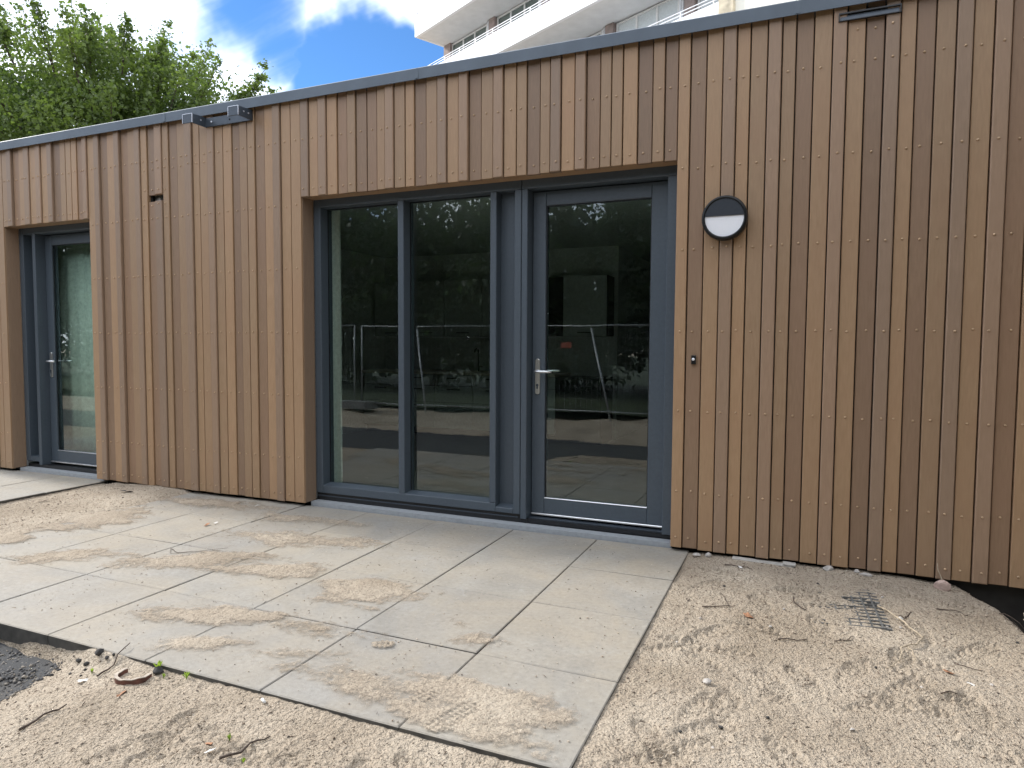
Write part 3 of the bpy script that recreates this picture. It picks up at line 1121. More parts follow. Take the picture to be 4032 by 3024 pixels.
# aluminium roof edge in lengths
FX = [-8.65, -7.47, -5.007, -2.543, -0.069, 2.42]
for a, b in zip(FX[:-1], FX[1:]):
    prof = [(4.252, 3.160), (4.25, 3.234), (4.262, 3.243), (4.42, 3.222), (4.42, 3.214), (4.268, 3.23), (4.259, 3.226), (4.259, 3.160)]
    mb = MB()
    x0, x1 = a + 0.0015, b - 0.0015
    n_ = len(prof)
    mb.v = [(x0, y, z) for y, z in prof] + [(x1, y, z) for y, z in prof]
    mb.f = [(i, (i + 1) % n_, n_ + (i + 1) % n_, n_ + i) for i in range(n_)] + [tuple(range(n_)), tuple(reversed(range(n_, 2 * n_)))]
    hp(mb.build('fascia', M_FASCIA, fix=True))
hb('fascia_backing', M_DARKMETAL, (-8.6, 2.4, 4.262, 4.30, 3.185, 3.205))
# joint covers
for x in FX[1:-1]:
    hb('fascia_joint', M_FASCIA, (x - 0.012, x + 0.012, 4.2485, 4.2515, 3.165, 3.232))

# ---- glazing
FR0, FR1 = 4.43, 4.575
zc = [0.153, 2.373]


def frame_box(mb, x0, x1, z0, z1, y0=FR0, y1=FR1, c=0.004):
    mb.cbox(x0, x1, y0, y1, z0, z1, c)


def pane_in(parent, x0, x1, z0, z1, y):
    p = MB().box(x0, x1, y, y + 0.024, z0, z1).build('pane', M_GLASS)
    p.parent = parent
    gk = MB()
    t = 0.007
    for (a, b, c, d) in ((x0 - .001, x0 + t, z0, z1), (x1 - t, x1 + .001, z0, z1), (x0 + t, x1 - t, z0 - .001, z0 + t), (x0 + t, x1 - t, z1 - t, z1 + .001)):
        gk.box(a, b, y - 0.004, y - 0.0005, c, d)
    q = gk.build('gasket', M_BLACK)
    q.parent = parent
    return p


def sub(o, parent):
    o.parent = parent          # the parent's matrix is the identity
    return o


def door(xl, xr, gl, gr, hx):
    """glazed door leaf between xl and xr"""
    mb = MB()
    y0, y1 = 4.525, 4.59
    frame_box(mb, xl, gl, 0.093, 2.366, y0, y1)
    frame_box(mb, gr, xr, 0.093, 2.366, y0, y1)
    frame_box(mb, gl, gr, 0.093, 0.20, y0 + 0.0004, y1)
    frame_box(mb, gl, gr, 2.267, 2.366, y0 + 0.0004, y1)
    leaf = hp(mb.build('door', M_FRAME))
    # the leaf's own matrix is world; parts below keep world coordinates
    pane_in(leaf, gl, gr, 0.20, 2.267, 4.545)
    sub(MB().cbox(xl + 0.004, xr - 0.002, 4.512, 4.53, 0.079, 0.0925, 0.003).build('weather_bar', M_ALU), leaf)
    sub(MB().cbox(gl, gr, 4.523, 4.543, 0.2, 0.208, 0.003).build('glazing_bead', M_ALU), leaf)
    # handle plate, rounded ends
    pl = MB()
    ring = []
    w, zt, zb = 0.0175, 1.199, 0.945
    for k in range(9):
        a = math.pi * k / 8
        ring.append((hx + w * math.cos(a), zt - w + w * math.sin(a)))
    for k in range(9):
        a = math.pi + math.pi * k / 8
        ring.append((hx + w * math.cos(a), zb + w + w * math.sin(a)))
    n_ = len(ring)
    pl.v = [(x, y0, z) for x, z in ring] + [(x, y0 - 0.008, z) for x, z in ring] + [(hx + (x - hx) * .86, y0 - 0.011, z + (1.07 - z) * .02) for x, z in ring]
    pl.f = [(i, (i + 1) % n_, n_ + (i + 1) % n_, n_ + i) for i in range(n_)] + [(n_ + i, n_ + (i + 1) % n_, 2 * n_ + (i + 1) % n_, 2 * n_ + i) for i in range(n_)] + [tuple(range(2 * n_, 3 * n_))]
    sub(pl.build('handle_plate', M_STEEL, fix=True), leaf)
    lv = MB()
    lv.tube([(hx, y0 - 0.006, 1.109), (hx, y0 - 0.03, 1.109), (hx, y0 - 0.05, 1.109), (hx + 0.012, y0 - 0.058, 1.109), (hx + 0.05, y0 - 0.06, 1.109), (hx + 0.122, y0 - 0.058, 1.108)],
            [0.011, 0.010, 0.0095, 0.0095, 0.0095, 0.009], 10)
    sub(lv.build('lever', M_ALU, smooth=True, fix=True), leaf)
    lk = MB().lathe([(0.0001, -0.016), (0.0085, -0.016), (0.0095, -0.0135), (0.0095, -0.008)], 14, (hx, y0, 1.011))
    lk.box(hx - 0.005, hx + 0.005, y0 - 0.014, y0 - 0.008, 0.985, 1.008)
    sub(lk.build('lock_cylinder', M_DARKMETAL, fix=True), leaf)
    # inside lever seen through the glass
    il = MB().tube([(hx, y1, 1.109), (hx, y1 + 0.05, 1.109), (hx + 0.012, y1 + 0.058, 1.109), (hx + 0.12, y1 + 0.058, 1.109)], 0.0095, 8)
    sub(il.build('inner_lever', M_ALU, smooth=True, fix=True), leaf)
    return leaf


# main opening: two fixed lights, a narrow solid panel, a door
mb = MB()
frame_box(mb, -3.600, -3.535, 0.09, 2.45)
frame_box(mb, -3.5345, -1.8135, 2.373, 2.45)
frame_box(mb, -3.5345, -2.0035, 0.09, 0.153, FR0 + .0006)
frame_box(mb, -2.82, -2.767, 0.1535, 2.3725, FR0 + .0003)
frame_box(mb, -2.052, -2.003, 0.1535, 2.3725)
frame_box(mb, -2.0030, -1.866, 0.09, 0.127, FR0 + .0008)
frame_box(mb, -1.8655, -1.8132, 0.09, 2.3725)
win = hp(mb.build('window', M_FRAME))
pane_in(win, -3.535, -2.82, 0.153, 2.373, 4.525)
pane_in(win, -2.767, -2.052, 0.153, 2.373, 4.525)
sub(MB().box(-2.003, -1.8655, 4.515, 4.56, 0.127, 2.3725).build('solid_panel', M_FRAME), win)
for (a, b) in ((-3.534, -2.821), (-2.766, -2.053), (-2.002, -1.867)):   # sloping sill bead
    s = MB()
    s.v = [(a, 4.436, 0.1535), (b, 4.436, 0.1535), (b, 4.524, 0.166), (a, 4.524, 0.166), (a, 4.524, 0.1535), (b, 4.524, 0.1535)]
    s.f = [(0, 1, 2, 3), (3, 2, 5, 4), (0, 4, 5, 1), (0, 3, 4), (1, 5, 2)]
    sb = s.build('sill_bead', M_FRAME, fix=True)
    if b > -1.9:
        sb.location.z = -0.026
    sub(sb, win)
mb = MB()
frame_box(mb, -1.8098, -1.766, 0.06, 2.3725)
frame_box(mb, -1.8098, -0.735, 2.373, 2.45)
frame_box(mb, -0.808, -0.735, 0.06, 2.3725)
dfr = hp(mb.build('door_frame', M_FRAME))
sub(MB().box(-0.812, -0.8085, 4.50, 4.53, 0.095, 2.366).build('gap_highlight', M_ALU), dfr)  # bright strip standing in for the highlight along the leaf's edge gap
door(-1.762, -0.8125, -1.664, -0.927, -1.718)
hb('bottom_track', M_BLACK, (-3.60, -1.812, 4.445, 4.6, 0.03, 0.0895), (-1.765, -0.809, 4.455, 4.6, 0.03, 0.060), (-1.8115, -1.765, 4.447, 4.6, 0.03, 0.0595), (-0.809, -0.734, 4.45, 4.6, 0.03, 0.0595))
hb('bottom_track', M_DARKMETAL, (-3.598, -1.83, 4.438, 4.4445, 0.062, 0.07), (-1.764, -0.81, 4.47, 4.524, 0.0605, 0.066))
hb('threshold', M_SILL, (-3.60, -0.733, 4.362, 4.444, -0.04, 0.029))

# left opening: narrow panel and a door
mb = MB()
frame_box(mb, -7.270, -7.21, 0.09, 2.45)
frame_box(mb, -7.2095, -6.03, 2.373, 2.45)
frame_box(mb, -7.2095, -7.076, 0.09, 0.14, FR0 + .0008)
frame_box(mb, -7.0755, -7.03, 0.06, 2.3725)
frame_box(mb, -6.075, -6.03, 0.06, 2.3725)
dfr2 = hp(mb.build('door_frame', M_FRAME))
sub(MB().box(-7.2095, -7.076, 4.515, 4.56, 0.14, 2.3725).build('solid_panel', M_FRAME), dfr2)
door(-7.027, -6.078, -6.93, -6.18, -6.975)
hb('bottom_track', M_BLACK, (-7.268, -6.032, 4.447, 4.6, 0.03, 0.0595))
hb('threshold', M_SILL, (-7.268, -6.032, 4.362, 4.446, -0.04, 0.029))

# small cut opening behind the boards: a dark duct mouth
hb('duct', M_STEEL, (-5.256, -5.072, 4.352, 4.372, 2.505, 2.515), (-5.25, -5.19, 4.352, 4.39, 2.52, 2.575))

# ------------------------------------------------------------------ fittings on the wall
# round bulkhead lamp
lamp = empty('wall_lamp', (-0.437, 4.292, 2.05))
tag(lamp, 'round black bulkhead lamp with half opal face right of the door', 'lamp')


def lp(o):
    o.parent = lamp
    return o


R_ = 0.131
lp(MB().lathe([(0.118, 0.0), (0.128, -0.006), (R_, -0.03), (R_, -0.06), (0.127, -0.074), (0.119, -0.079), (0.112, -0.077), (0.110, -0.069), (0.110, -0.05)], 64, (0, 0, 0)).build('housing', M_LAMPBLACK, smooth=True, fix=True))


def half_disc(z0, up_, y, r=0.1105):
    pts = []
    a0 = math.asin(z0 / r)
    rng_ = (a0, math.pi - a0) if up_ else (math.pi - a0, 2 * math.pi + a0)
    for k in range(33):
        a = rng_[0] + (rng_[1] - rng_[0]) * k / 32
        pts.append((r * math.cos(a), y, r * math.sin(a)))
    return pts


for nm, up_, y, m_ in (('visor', True, -0.0735, M_LAMPSLATE), ('diffuser', False, -0.068, M_OPAL)):
    pts = half_disc(0.010, up_, y)
    n_ = len(pts)
    mb = MB()
    mb.v = pts + [(x, -0.045, z) for x, _, z in pts]
    mb.f = [tuple(range(n_)), tuple(reversed(range(n_, 2 * n_)))] + [(i, (i + 1) % n_, n_ + (i + 1) % n_, n_ + i) for i in range(n_)]
    lp(mb.build(nm, m_, fix=True))

# bell push
bell = empty('door_bell', (-0.606, 4.296, 1.209))
tag(bell, 'small black bell push with white button beside the door', 'door bell')
b_ = MB().cbox(-0.0135, 0.0135, -0.02, 0.002, -0.027, 0.027, 0.004).build('housing', M_LAMPBLACK, bell)
b_ = MB().lathe([(0.0085, -0.019), (0.0085, -0.0225), (0.006, -0.024), (0.0002, -0.0243)], 20, (0, 0, 0.003)).build('button', M_OPAL, bell, smooth=True, fix=True)

# steel awning bracket under the eaves
br = empty('steel_bracket', (-4.32, 4.29, 3.105))
tag(br, 'dark steel bracket with two projecting arms under the roof edge', 'bracket')


def brp(mb, nm, m_=M_DARKMETAL):
    o = mb.build(nm, m_, fix=True)
    o.parent = br
    return o


BXL, BXR, BY = -0.243, 0.243, -0.15
brp(MB().box(BXL, BXR, -0.022, -0.004, -0.035, 0.035), 'base_plate')
for k, x in enumerate((BXL, BXR)):
    s = MB()
    s.v = [(x - .004, -0.004, -0.035), (x - .004, BY, -0.035 + 0.0), (x - .004, BY, 0.036), (x - .004, -0.004, 0.046)]
    s.v += [(a + 0.008, b, c) for a, b, c in s.v]
    s.f = [(0, 1, 2, 3), (7, 6, 5, 4), (0, 4, 5, 1), (1, 5, 6, 2), (2, 6, 7, 3), (3, 7, 4, 0)]
    brp(s, 'arm')
    xa, xb = x - 0.098, x + 0.004
    e = brp(MB().cbox(xa, xb, BY - 0.008, BY - 0.0005, -0.035, 0.037, 0.002), 'end_plate')
    g_ = MB().box(xa - .0015, xa + .0015, BY - 0.0095, BY - 0.001, -0.034, 0.0365).box(xa, xb, BY - 0.0095, BY - 0.001, 0.0355, 0.0385)
    g_.box(xb - .001, xb + .0015, BY - 0.0095, BY - 0.001, -0.034, 0.0365)
    q = g_.build('bright_edge', M_EDGE)
    q.parent = e
for (x, z, ax) in ((-0.17, 0.0, 0), (0.19, 0.0, 0), (0.02, 0.0, 2)):
    brp(MB().lathe([(0.0075, 0), (0.0075, -0.006), (0.0002, -0.0065)], 6, (x, -0.022, z)), 'bolt', M_EDGE if ax == 0 else M_DARKMETAL)
for y in (-0.05, -0.1):
    m_ = MB()
    m_.tube([(BXR + 0.004, y, 0.008), (BXR + 0.0075, y, 0.008)], 0.007, 8)
    brp(m_, 'bolt', M_EDGE)
m_ = MB()
m_.tube([(BXL + 0.004, -0.07, 0.008), (BXL + 0.0075, -0.07, 0.008)], 0.007, 8)
brp(m_, 'bolt', M_EDGE)

# long slot vent under the eaves
ve = empty('slot_vent', (0.295, 4.283, 3.111))
tag(ve, 'narrow black slot vent set in the boards under the roof edge', 'vent')


def vp(mb, nm, m_):
    o = mb.build(nm, m_, fix=True)
    o.parent = ve
    return o


vp(MB().box(-0.152, 0.152, -0.016, 0.0, 0.0145, 0.022).box(-0.152, 0.152, -0.016, 0.0, -0.022, -0.0185).box(-0.152, -0.147, -0.016, 0.0, -0.0185, 0.0145).box(0.147, 0.152, -0.016, 0.0, -0.0185, 0.0145), 'rim', M_BLACK)
vp(MB().box(-0.147, 0.147, -0.003, -0.001, -0.0185, 0.0145), 'back_plate', M_BLACK)
s = MB()
s.v = [(-0.143, -0.011, -0.0165), (0.143, -0.011, -0.0165), (0.143, -0.0045, 0.0085), (-0.143, -0.0045, 0.0085), (-0.143, -0.008, -0.0165), (0.143, -0.008, -0.0165), (0.143, -0.0025, 0.0085), (-0.143, -0.0025, 0.0085)]
s.f = [(0, 1, 2, 3), (7, 6, 5, 4), (0, 4, 5, 1), (2, 6, 7, 3), (1, 5, 6, 2), (0, 3, 7, 4)]
vp(s, 'flap', M_DARKMETAL)

# ------------------------------------------------------------------ interior
kb = empty('kitchen_unit', (-4.1, 8.55, 0.036))
tag(kb, 'grey kitchen base units with pale worktop seen dimly through the window', 'kitchen')


def kp(mb, nm, m_, parent):
    o = mb.build(nm, m_)
    o.parent = parent
    return o


kp(MB().box(-1.75, 1.8, -0.26, 0.33, 0.1, 0.85), 'carcass', M_CABDARK, kb)
kp(MB().box(-1.75, 1.8, -0.2, 0.33, 0.0, 0.1), 'kickboard', M_CABDARK, kb)
kp(MB().cbox(-1.77, 1.2, -0.31, 0.345, 0.851, 0.889, 0.004), 'worktop', M_TOP, kb)
xk = -1.75
while xk < 1.75:
    if 0.65 < xk < 1.2:
        d = kp(MB().box(xk + .004, xk + .586, -0.276, -0.261, 0.11, 0.845), 'oven_front', M_CABDARK, kb)
    else:
        for (z0, z1) in ((0.11, 0.46), (0.466, 0.69), (0.696, 0.845)):
            d = kp(MB().box(xk + .004, xk + .586, -0.28, -0.261, z0, z1), 'drawer_front', M_CAB, kb)
            kp(MB().box(xk + .2, xk + .39, -0.3, -0.2805, z1 - 0.05, z1 - 0.037), 'handle', M_CABDARK, d)
    xk += 0.59
kw = empty('wall_cabinets', (-4.1, 8.7, 1.42))
tag(kw, 'row of grey kitchen wall cupboards above the worktop inside', 'cupboard')
kp(MB().box(-1.75, 1.8, -0.13, 0.19, 0.0, 0.78), 'carcass', M_CABDARK, kw)
for k in range(6):
    xk = -1.75 + 0.59 * k
    if k == 4:
        continue
    d = kp(MB().box(xk + .004, xk + .586, -0.15, -0.131, 0.0, 0.78), 'cupboard_door', M_CAB, kw)
    kp(MB().box(xk + .2, xk + .39, -0.17, -0.1505, 0.04, 0.052), 'handle', M_CABDARK, d)
tp = MB()
tp.tube([(0, 0, 0), (0, 0, 0.26), (0, -0.02, 0.3), (0, -0.06, 0.32), (0, -0.11, 0.31), (0, -0.13, 0.27)], 0.012, 8)
tp.box(0.012, 0.06, -0.006, 0.006, 0.06, 0.072)
o = tp.build('kitchen_tap', M_BLACK, smooth=False, fix=True)
o.location = (-4.18, 8.66, 0.926)
tag(o, 'black curved kitchen tap standing on the worktop inside', 'tap')

# pale curtain drawn behind the left door
cv, cf = [], []
NX = 90
for i in range(NX + 1):
    x = -7.22 + 1.16 * i / NX
    y = 4.72 + 0.006 * math.sin(i * 0.55) + 0.004 * math.sin(i * 0.21 + 1)
    for z in (0.06, 1.2, 2.44):
        cv.append((x, y, z))
for i in range(NX):
    for j in range(2):
        a = i * 3 + j
        cf.append((a, a + 3, a + 4, a + 1))
cur = mesh_obj('curtain', cv, cf, simple('curtain_pale', (0.66, 0.72, 0.66), 0.8), None, True)
sm = cur.modifiers.new('thickness', 'SOLIDIFY')
sm.thickness = 0.003
tag(cur, 'pale curtain hanging behind the glass of the left door', 'curtain')

# ------------------------------------------------------------------ trees
def leaf_cloud(rng, centers, sig, per, size):
    n = len(centers) * per
    c = np.repeat(centers, per, axis=0)
    sg = np.repeat(sig, per)[:, None]
    p = c + rng.normal(0, 1, (n, 3)) * sg * np.array([1, 1, 0.75])
    a = rng.normal(0, 1, (n, 3))
    a /= np.linalg.norm(a, axis=1, keepdims=True)
    nrm = rng.normal(0, 1, (n, 3)) + np.array([0, 0, 0.9])
    b = np.cross(nrm, a)
    b /= np.linalg.norm(b, axis=1, keepdims=True) + 1e-9
    L = size * (0.6 + 0.8 * rng.random((n, 1)))
    Wd = L * 0.36
    fold = np.cross(a, b) * L * 0.12
    v = np.stack([p - a * L * .5, p + b * Wd + fold, p + a * L * .5, p - b * Wd + fold], 1).reshape(-1, 3)
    f = np.arange(n * 4).reshape(n, 4)
    f = np.concatenate([f[:, [0, 1, 2]], f[:, [0, 2, 3]]])
    return v, f


def make_tree(name, seed, trunk_h, crown_c, crown_r, nclump, per, size, spikes, lm, sig0=0.42, low=-0.85):
    rng = np.random.default_rng(seed)
    root = empty(name)
    d = rng.normal(0, 1, (nclump * 3, 3))
    d /= np.linalg.norm(d, axis=1, keepdims=True)
    d = d[d[:, 2] > low][:nclump]
    rad = 0.35 + 0.65 * rng.random(len(d)) ** 0.6
    lump = 1 + 0.22 * fbm(d[:, 0] * 2.3 + seed, d[:, 1] * 2.3 + d[:, 2] * 1.7, 2)
    cen = np.array(crown_c) + d * (rad * lump)[:, None] * np.array(crown_r)
    sig = sig0 * (0.7 + 0.6 * rng.random(len(cen)))
    # shoots that stick out of the crown
    sp_lines, extra, exs = [], [], []
    for i in range(spikes):
        k = rng.integers(len(d))
        e = d[k] * np.array([1, 1, 1.0]) + np.array([0, 0, 0.5])
        e /= np.linalg.norm(e)
        p0 = np.array(crown_c) + d[k] * 0.92 * lump[k] * np.array(crown_r)
        ln = rng.uniform(0.3, 1.35)
        for t in np.linspace(0.15, 1, 5):
            extra.append(p0 + e * ln * t + rng.normal(0, .05, 3))
            exs.append(0.13 * (1.25 - t * .7))
        sp_lines.append((p0 - e * .4, p0 + e * ln))
    v1, f1 = leaf_cloud(rng, cen, sig, per, size)
    if extra:
        v2, f2 = leaf_cloud(rng, np.array(extra), np.array(exs), max(6, per // 9), size)
        f1 = np.concatenate([f1, f2 + len(v1)])
        v1 = np.concatenate([v1, v2])
    np_mesh('crown', v1, f1, lm, root)
    tb = MB()
    H_ = trunk_h
    r0 = 0.045 * (crown_c[2])
    tb.tube([(0, 0, -0.1), (0.03, 0.02, H_ * .5), (0, 0.05, H_), (0.05, 0, (H_ + crown_c[2]) / 2), (crown_c[0] * .8, crown_c[1] * .8, crown_c[2] + crown_r[2] * .3)], [r0 * 1.25, r0, r0 * .85, r0 * .6, r0 * .2], 9)
    for i in rng.permutation(len(cen))[:70]:
        e = Vector(cen[i])
        s_ = Vector((0, 0.03, H_ * rng.uniform(0.75, 1.0) + max(0, (e.z - H_) * rng.uniform(0, .45))))
        mid = s_.lerp(e, 0.5) + Vector((rng.normal(0, .15), rng.normal(0, .15), 0.22))
        tb.tube([s_, mid, e], [r0 * .3, r0 * .16, r0 * .05], 5, cap=False)
    for a, b in sp_lines:
        tb.tube([a, (a + b) / 2 + rng.normal(0, .04, 3), b], [0.018, 0.012, 0.005], 4, cap=False)
    tb.build('trunk', M_BARK, root, smooth=True)
    return root


t1 = make_tree('broadleaf_tree', 5, 3.2, (0, 0, 5.7), (4.7, 4.2, 3.55), 560, 330, 0.092, 170, M_LEAF, 0.36, -0.8)
t1.location = (-17.7, 13.0, 0)
tag(t1, 'sunlit green broadleaf tree rising behind the flat roof', 'tree')
t2 = make_tree('small_tree', 8, 1.8, (0, 0, 4.2), (1.9, 1.9, 2.3), 70, 170, 0.11, 24, M_LEAF2, 0.36, -0.9)
t2.location = (-14.1, 13.6, 0)
tag(t2, 'smaller dark tree showing just over the roof right of the large tree', 'tree')

# trees behind the photographer, mirrored in the glass, plus one added unseen at right to darken the wall
tA = make_tree('hedgerow_tree', 21, 1.2, (0, 0, 2.9), (3.1, 2.4, 2.75), 200, 125, 0.17, 26, M_LEAF2, 0.42, -0.95)
tB = make_tree('hedgerow_tree', 22, 1.4, (0, 0, 3.3), (2.8, 2.5, 3.15), 200, 125, 0.17, 26, M_LEAF2, 0.42, -0.95)
spots = [(-23, -9.0, 0, 1.1), (-18.0, -8.2, 1, 1.1), (-13.2, -7.6, 0, 1.05), (-9.3, -7.4, 1, 0.85), (-5.6, -7.2, 0, 0.9), (-2.0, -7.6, 1, 0.9), (1.8, -7.0, 0, 1.05), (5.8, -6.2, 1, 1.05),
         (-28, -6.0, 1, 1.1), (6.2, 0.2, 1, 1.25), (-0.2, -10.5, 1, 1.0)]
wh = ['far left of the row', 'second from the left', 'third from the left', 'left of the path bend', 'facing the window', 'facing the door', 'right of the door axis', 'at the right end', 'at the far left', 'an extra out of view on the right, added to darken the wall', 'in the back row right']
for i, (x, y, k, s) in enumerate(spots):
    src = (tA, tB)[k]
    o = src if (i in (0, 1)) else copy_tree(src)
    o.location = (x, y, 0)
    o.scale = (s, s, s)
    o.rotation_euler = (0, 0, i * 1.37)
    tag(o, 'dark leafy tree set with the row mirrored in the glass, ' + wh[i], 'tree', 'trees behind the site fence')

# ------------------------------------------------------------------ site fence (seen in the reflection)
def fence_panel(loc, rz, label, brace=True):
    root = empty('site_fence_panel', loc, rz)
    tag(root, label, 'fence', 'temporary fence panels')
    L, z0, z1 = 3.4, 0.1, 1.62
    f = MB()
    f.tube([(0, 0, 0), (0, 0, z1)], 0.014, 8).tube([(L, 0, 0), (L, 0, z1)], 0.014, 8)
    f.tube([(0.02, 0, z1), (L - 0.02, 0, z1)], 0.011, 8).tube([(0.02, 0, z0), (L - 0.02, 0, z0)], 0.011, 8)
    f.build('frame', M_GALV, root, smooth=True)
    w = MB()
    for k in range(1, 34):
        x = L * k / 34
        w.box(x - .0014, x + .0014, -.0014, .0014, z0, z1)
    for k in range(1, 7):
        z = z0 + (z1 - z0) * k / 7
        w.box(0, L, .0016, .0042, z - .0014, z + .0014)
    q = w.build('wire_mesh', M_GALV, root)
    q['kind'] = 'stuff'
    if brace:
        MB().tube([(L * .38, 0.03, z1 - .05), (L * .55, 0.75, 0.03)], 0.018, 8).build('brace', M_GALV, root, smooth=True)
    for x in (0, L):
        MB().cbox(x - .32, x + .32, -.11, .11, -0.02, 0.13, 0.03).build('foot_block', M_FOOT, root)
    return root


fence_panel((-11.6, -2.3, 0.04), 0.02, 'galvanised site fence panel far left in the reflection')
fence_panel((-8.15, -2.4, 0.03), -0.03, 'galvanised site fence panel mirrored in the left window light')
fence_panel((-4.7, -2.6, 0.03), 0.03, 'galvanised site fence panel mirrored in the door glass')
fence_panel((-1.25, -2.55, 0.03), 0.0, 'galvanised site fence panel right of the door reflection')
fence_panel((2.2, -2.5, 0.03), 0.05, 'galvanised site fence panel at the right end of the row', False)
for x, y, z, nm in ((-5.2, -2.52, 1.28, 'left'), (-3.9, -2.6, 1.3, 'right')):
    o = MB().box(-0.1, 0.1, -0.004, 0.004, -0.05, 0.05).build('warning_plate', M_SIGN)
    o.location = (x, y, z)
    tag(o, 'small red plate hung on the site fence, the %s one' % nm, 'sign')


# ------------------------------------------------------------------ white tower block behind
tw = empty('apartment_tower', (-15.51, 25.78, 0))
d1 = Vector((0.889, -0.459, 0)).normalized()
tw.rotation_euler = (0, 0, math.atan2(d1.y, d1.x))
tag(tw, 'white apartment block with long balconies above the roof on the right', 'building')
FH, NF = 2.45, 8
TL, TD, SB = 15.0, 11.0, 1.45


def tpart(mb, nm, m_, parent=tw):
    o = mb.build(nm, m_)
    o.parent = parent
    return o


tpart(MB().box(0.05, TL, SB + 0.15, TD, 0, 7.0), 'lower_wall', M_TWALL)
base_z = 14.38 - FH * 4
for fl in range(0, NF):
    z = base_z + FH * fl
    # slab and parapet in one white band, 12 cm thick walls
    tpart(MB().box(0, TL, 0, 0.13, z, z + 0.80), 'balcony_parapet', M_WHITE)
    tpart(MB().box(0, 0.13, 0.131, SB + 1.2, z, z + 0.80), 'balcony_return', M_WHITE)
    tpart(MB().box(0.131, TL, 0.131, TD, z + 0.012, z + 0.2), 'slab', M_SOFFIT)
    r = MB()
    for h in (0.91, 1.0):
        r.tube([(0.06, 0.065, z + h), (TL, 0.065, z + h)], 0.017, 6)
        r.tube([(0.06, 0.065, z + h), (0.06, SB + 1.2, z + h)], 0.017, 6)
    tpart(r, 'rail', M_RAIL)
    xk = 0.06
    while xk < TL:
        tpart(MB().box(xk - .014, xk + .014, 0.05, 0.08, z + 0.8, z + 1.0), 'rail_post', M_RAIL)
        xk += 1.05
    if fl < NF - 1:
        zb, zt = z + 0.2, z + FH + 0.01
        tpart(MB().box(0.55, TL, SB + .18, SB + .4, zb, zt), 'wall', M_TWALL)
        tpart(MB().box(0.05, 0.54, SB, TD, zb, zt), 'pier', M_TWALL)
        s0 = 0.55
        k = 0
        while s0 < TL - 1:
            frost = (fl == 2 and s0 > 9.0)
            wd = 2.45
            f = MB()
            x0, x1, zz0, zz1 = s0, s0 + wd, z + 0.95, z + FH - 0.03
            if frost:
                zz0 = z + 0.3
            for xx in np.linspace(x0, x1, 4):
                f.box(xx - .035, xx + .035, SB + .1, SB + .175, zz0, zz1)
            f.box(x0, x1, SB + .105, SB + .174, zz0 - .03, zz0 + .04)
            f.box(x0, x1, SB + .105, SB + .174, zz1 - .06, zz1)
            w = tpart(f, 'window', M_TFRAME)
            for q in range(3):
                xa = x0 + wd / 3 * q
                tpart(MB().box(xa + .035, xa + wd / 3 - .035, SB + .135, SB + .15, zz0 + .04, zz1 - .06), 'pane', M_TFROST if frost else M_TGLASS, w)
            tpart(MB().box(x1 + 0.02, x1 + 0.08, SB + .1, SB + .175, zb, zt - .02), 'mullion', M_WHITE)
            tpart(MB().tube([(x1 + .2, SB + .05, zb), (x1 + .2, SB + .05, zt - .02)], 0.045, 8), 'drain_pipe', M_RAIL)
            tpart(MB().box(x1 + 0.3, x1 + 0.66, SB - .02, SB + .17, zb, zt - .02), 'pier', M_TWALL)
            s0 += wd + 0.72
ztop = base_z + FH * NF
tpart(MB().box(0.05, TL, SB, TD, ztop - FH + 0.25, ztop), 'top_storey', M_WHITE)
st = empty('stair_tower', (0, 0, 0))
st.location = tw.location + d1 * (TL + 0.02)
st.rotation_euler = tw.rotation_euler
tag(st, 'cream rendered stair tower at the right end of the white block', 'building')
MB().box(0.0, 0.42, -0.1, 0.5, 0, 24).build('stained_pier', M_STAIN, st)
MB().box(0.421, 7.0, 0.02, 9.0, 0, 24).build('wall', M_CREAM, st)
MB().box(0.3, 7.1, -0.1, 9.1, 24.0, 24.3).build('roof', M_WHITE, st)


# ------------------------------------------------------------------ small things on the ground
def gz(x, y):
    return float(ground_z(np.array([x], float), np.array([y], float))[0])


def rock(name, x, y, z, sx, sy, sz, material, label, cat, seed, rz=0.0, group=None, sub_=2):
    bm = bmesh.new()
    bmesh.ops.create_icosphere(bm, subdivisions=sub_, radius=1.0)
    rr = random.Random(seed)
    pl = [(Vector((rr.uniform(-1, 1), rr.uniform(-1, 1), rr.uniform(-1, 1))).normalized(), rr.uniform(0.55, 0.9)) for _ in range(9)]
    for v in bm.verts:
        for n_, d_ in pl:
            t = v.co.dot(n_) - d_
            if t > 0:
                v.co -= n_ * t
        v.co *= 1 + rr.uniform(-.03, .03)
        v.co = Vector((v.co.x * sx, v.co.y * sy, v.co.z * sz))
    me = bpy.data.meshes.new(name)
    bm.to_mesh(me)
    bm.free()
    me.materials.append(material)
    o = bpy.data.objects.new(name, me)
    COL.objects.link(o)
    o.location = (x, y, z)
    o.rotation_euler = (0, 0, rz)
    tag(o, label, cat, group)
    return o


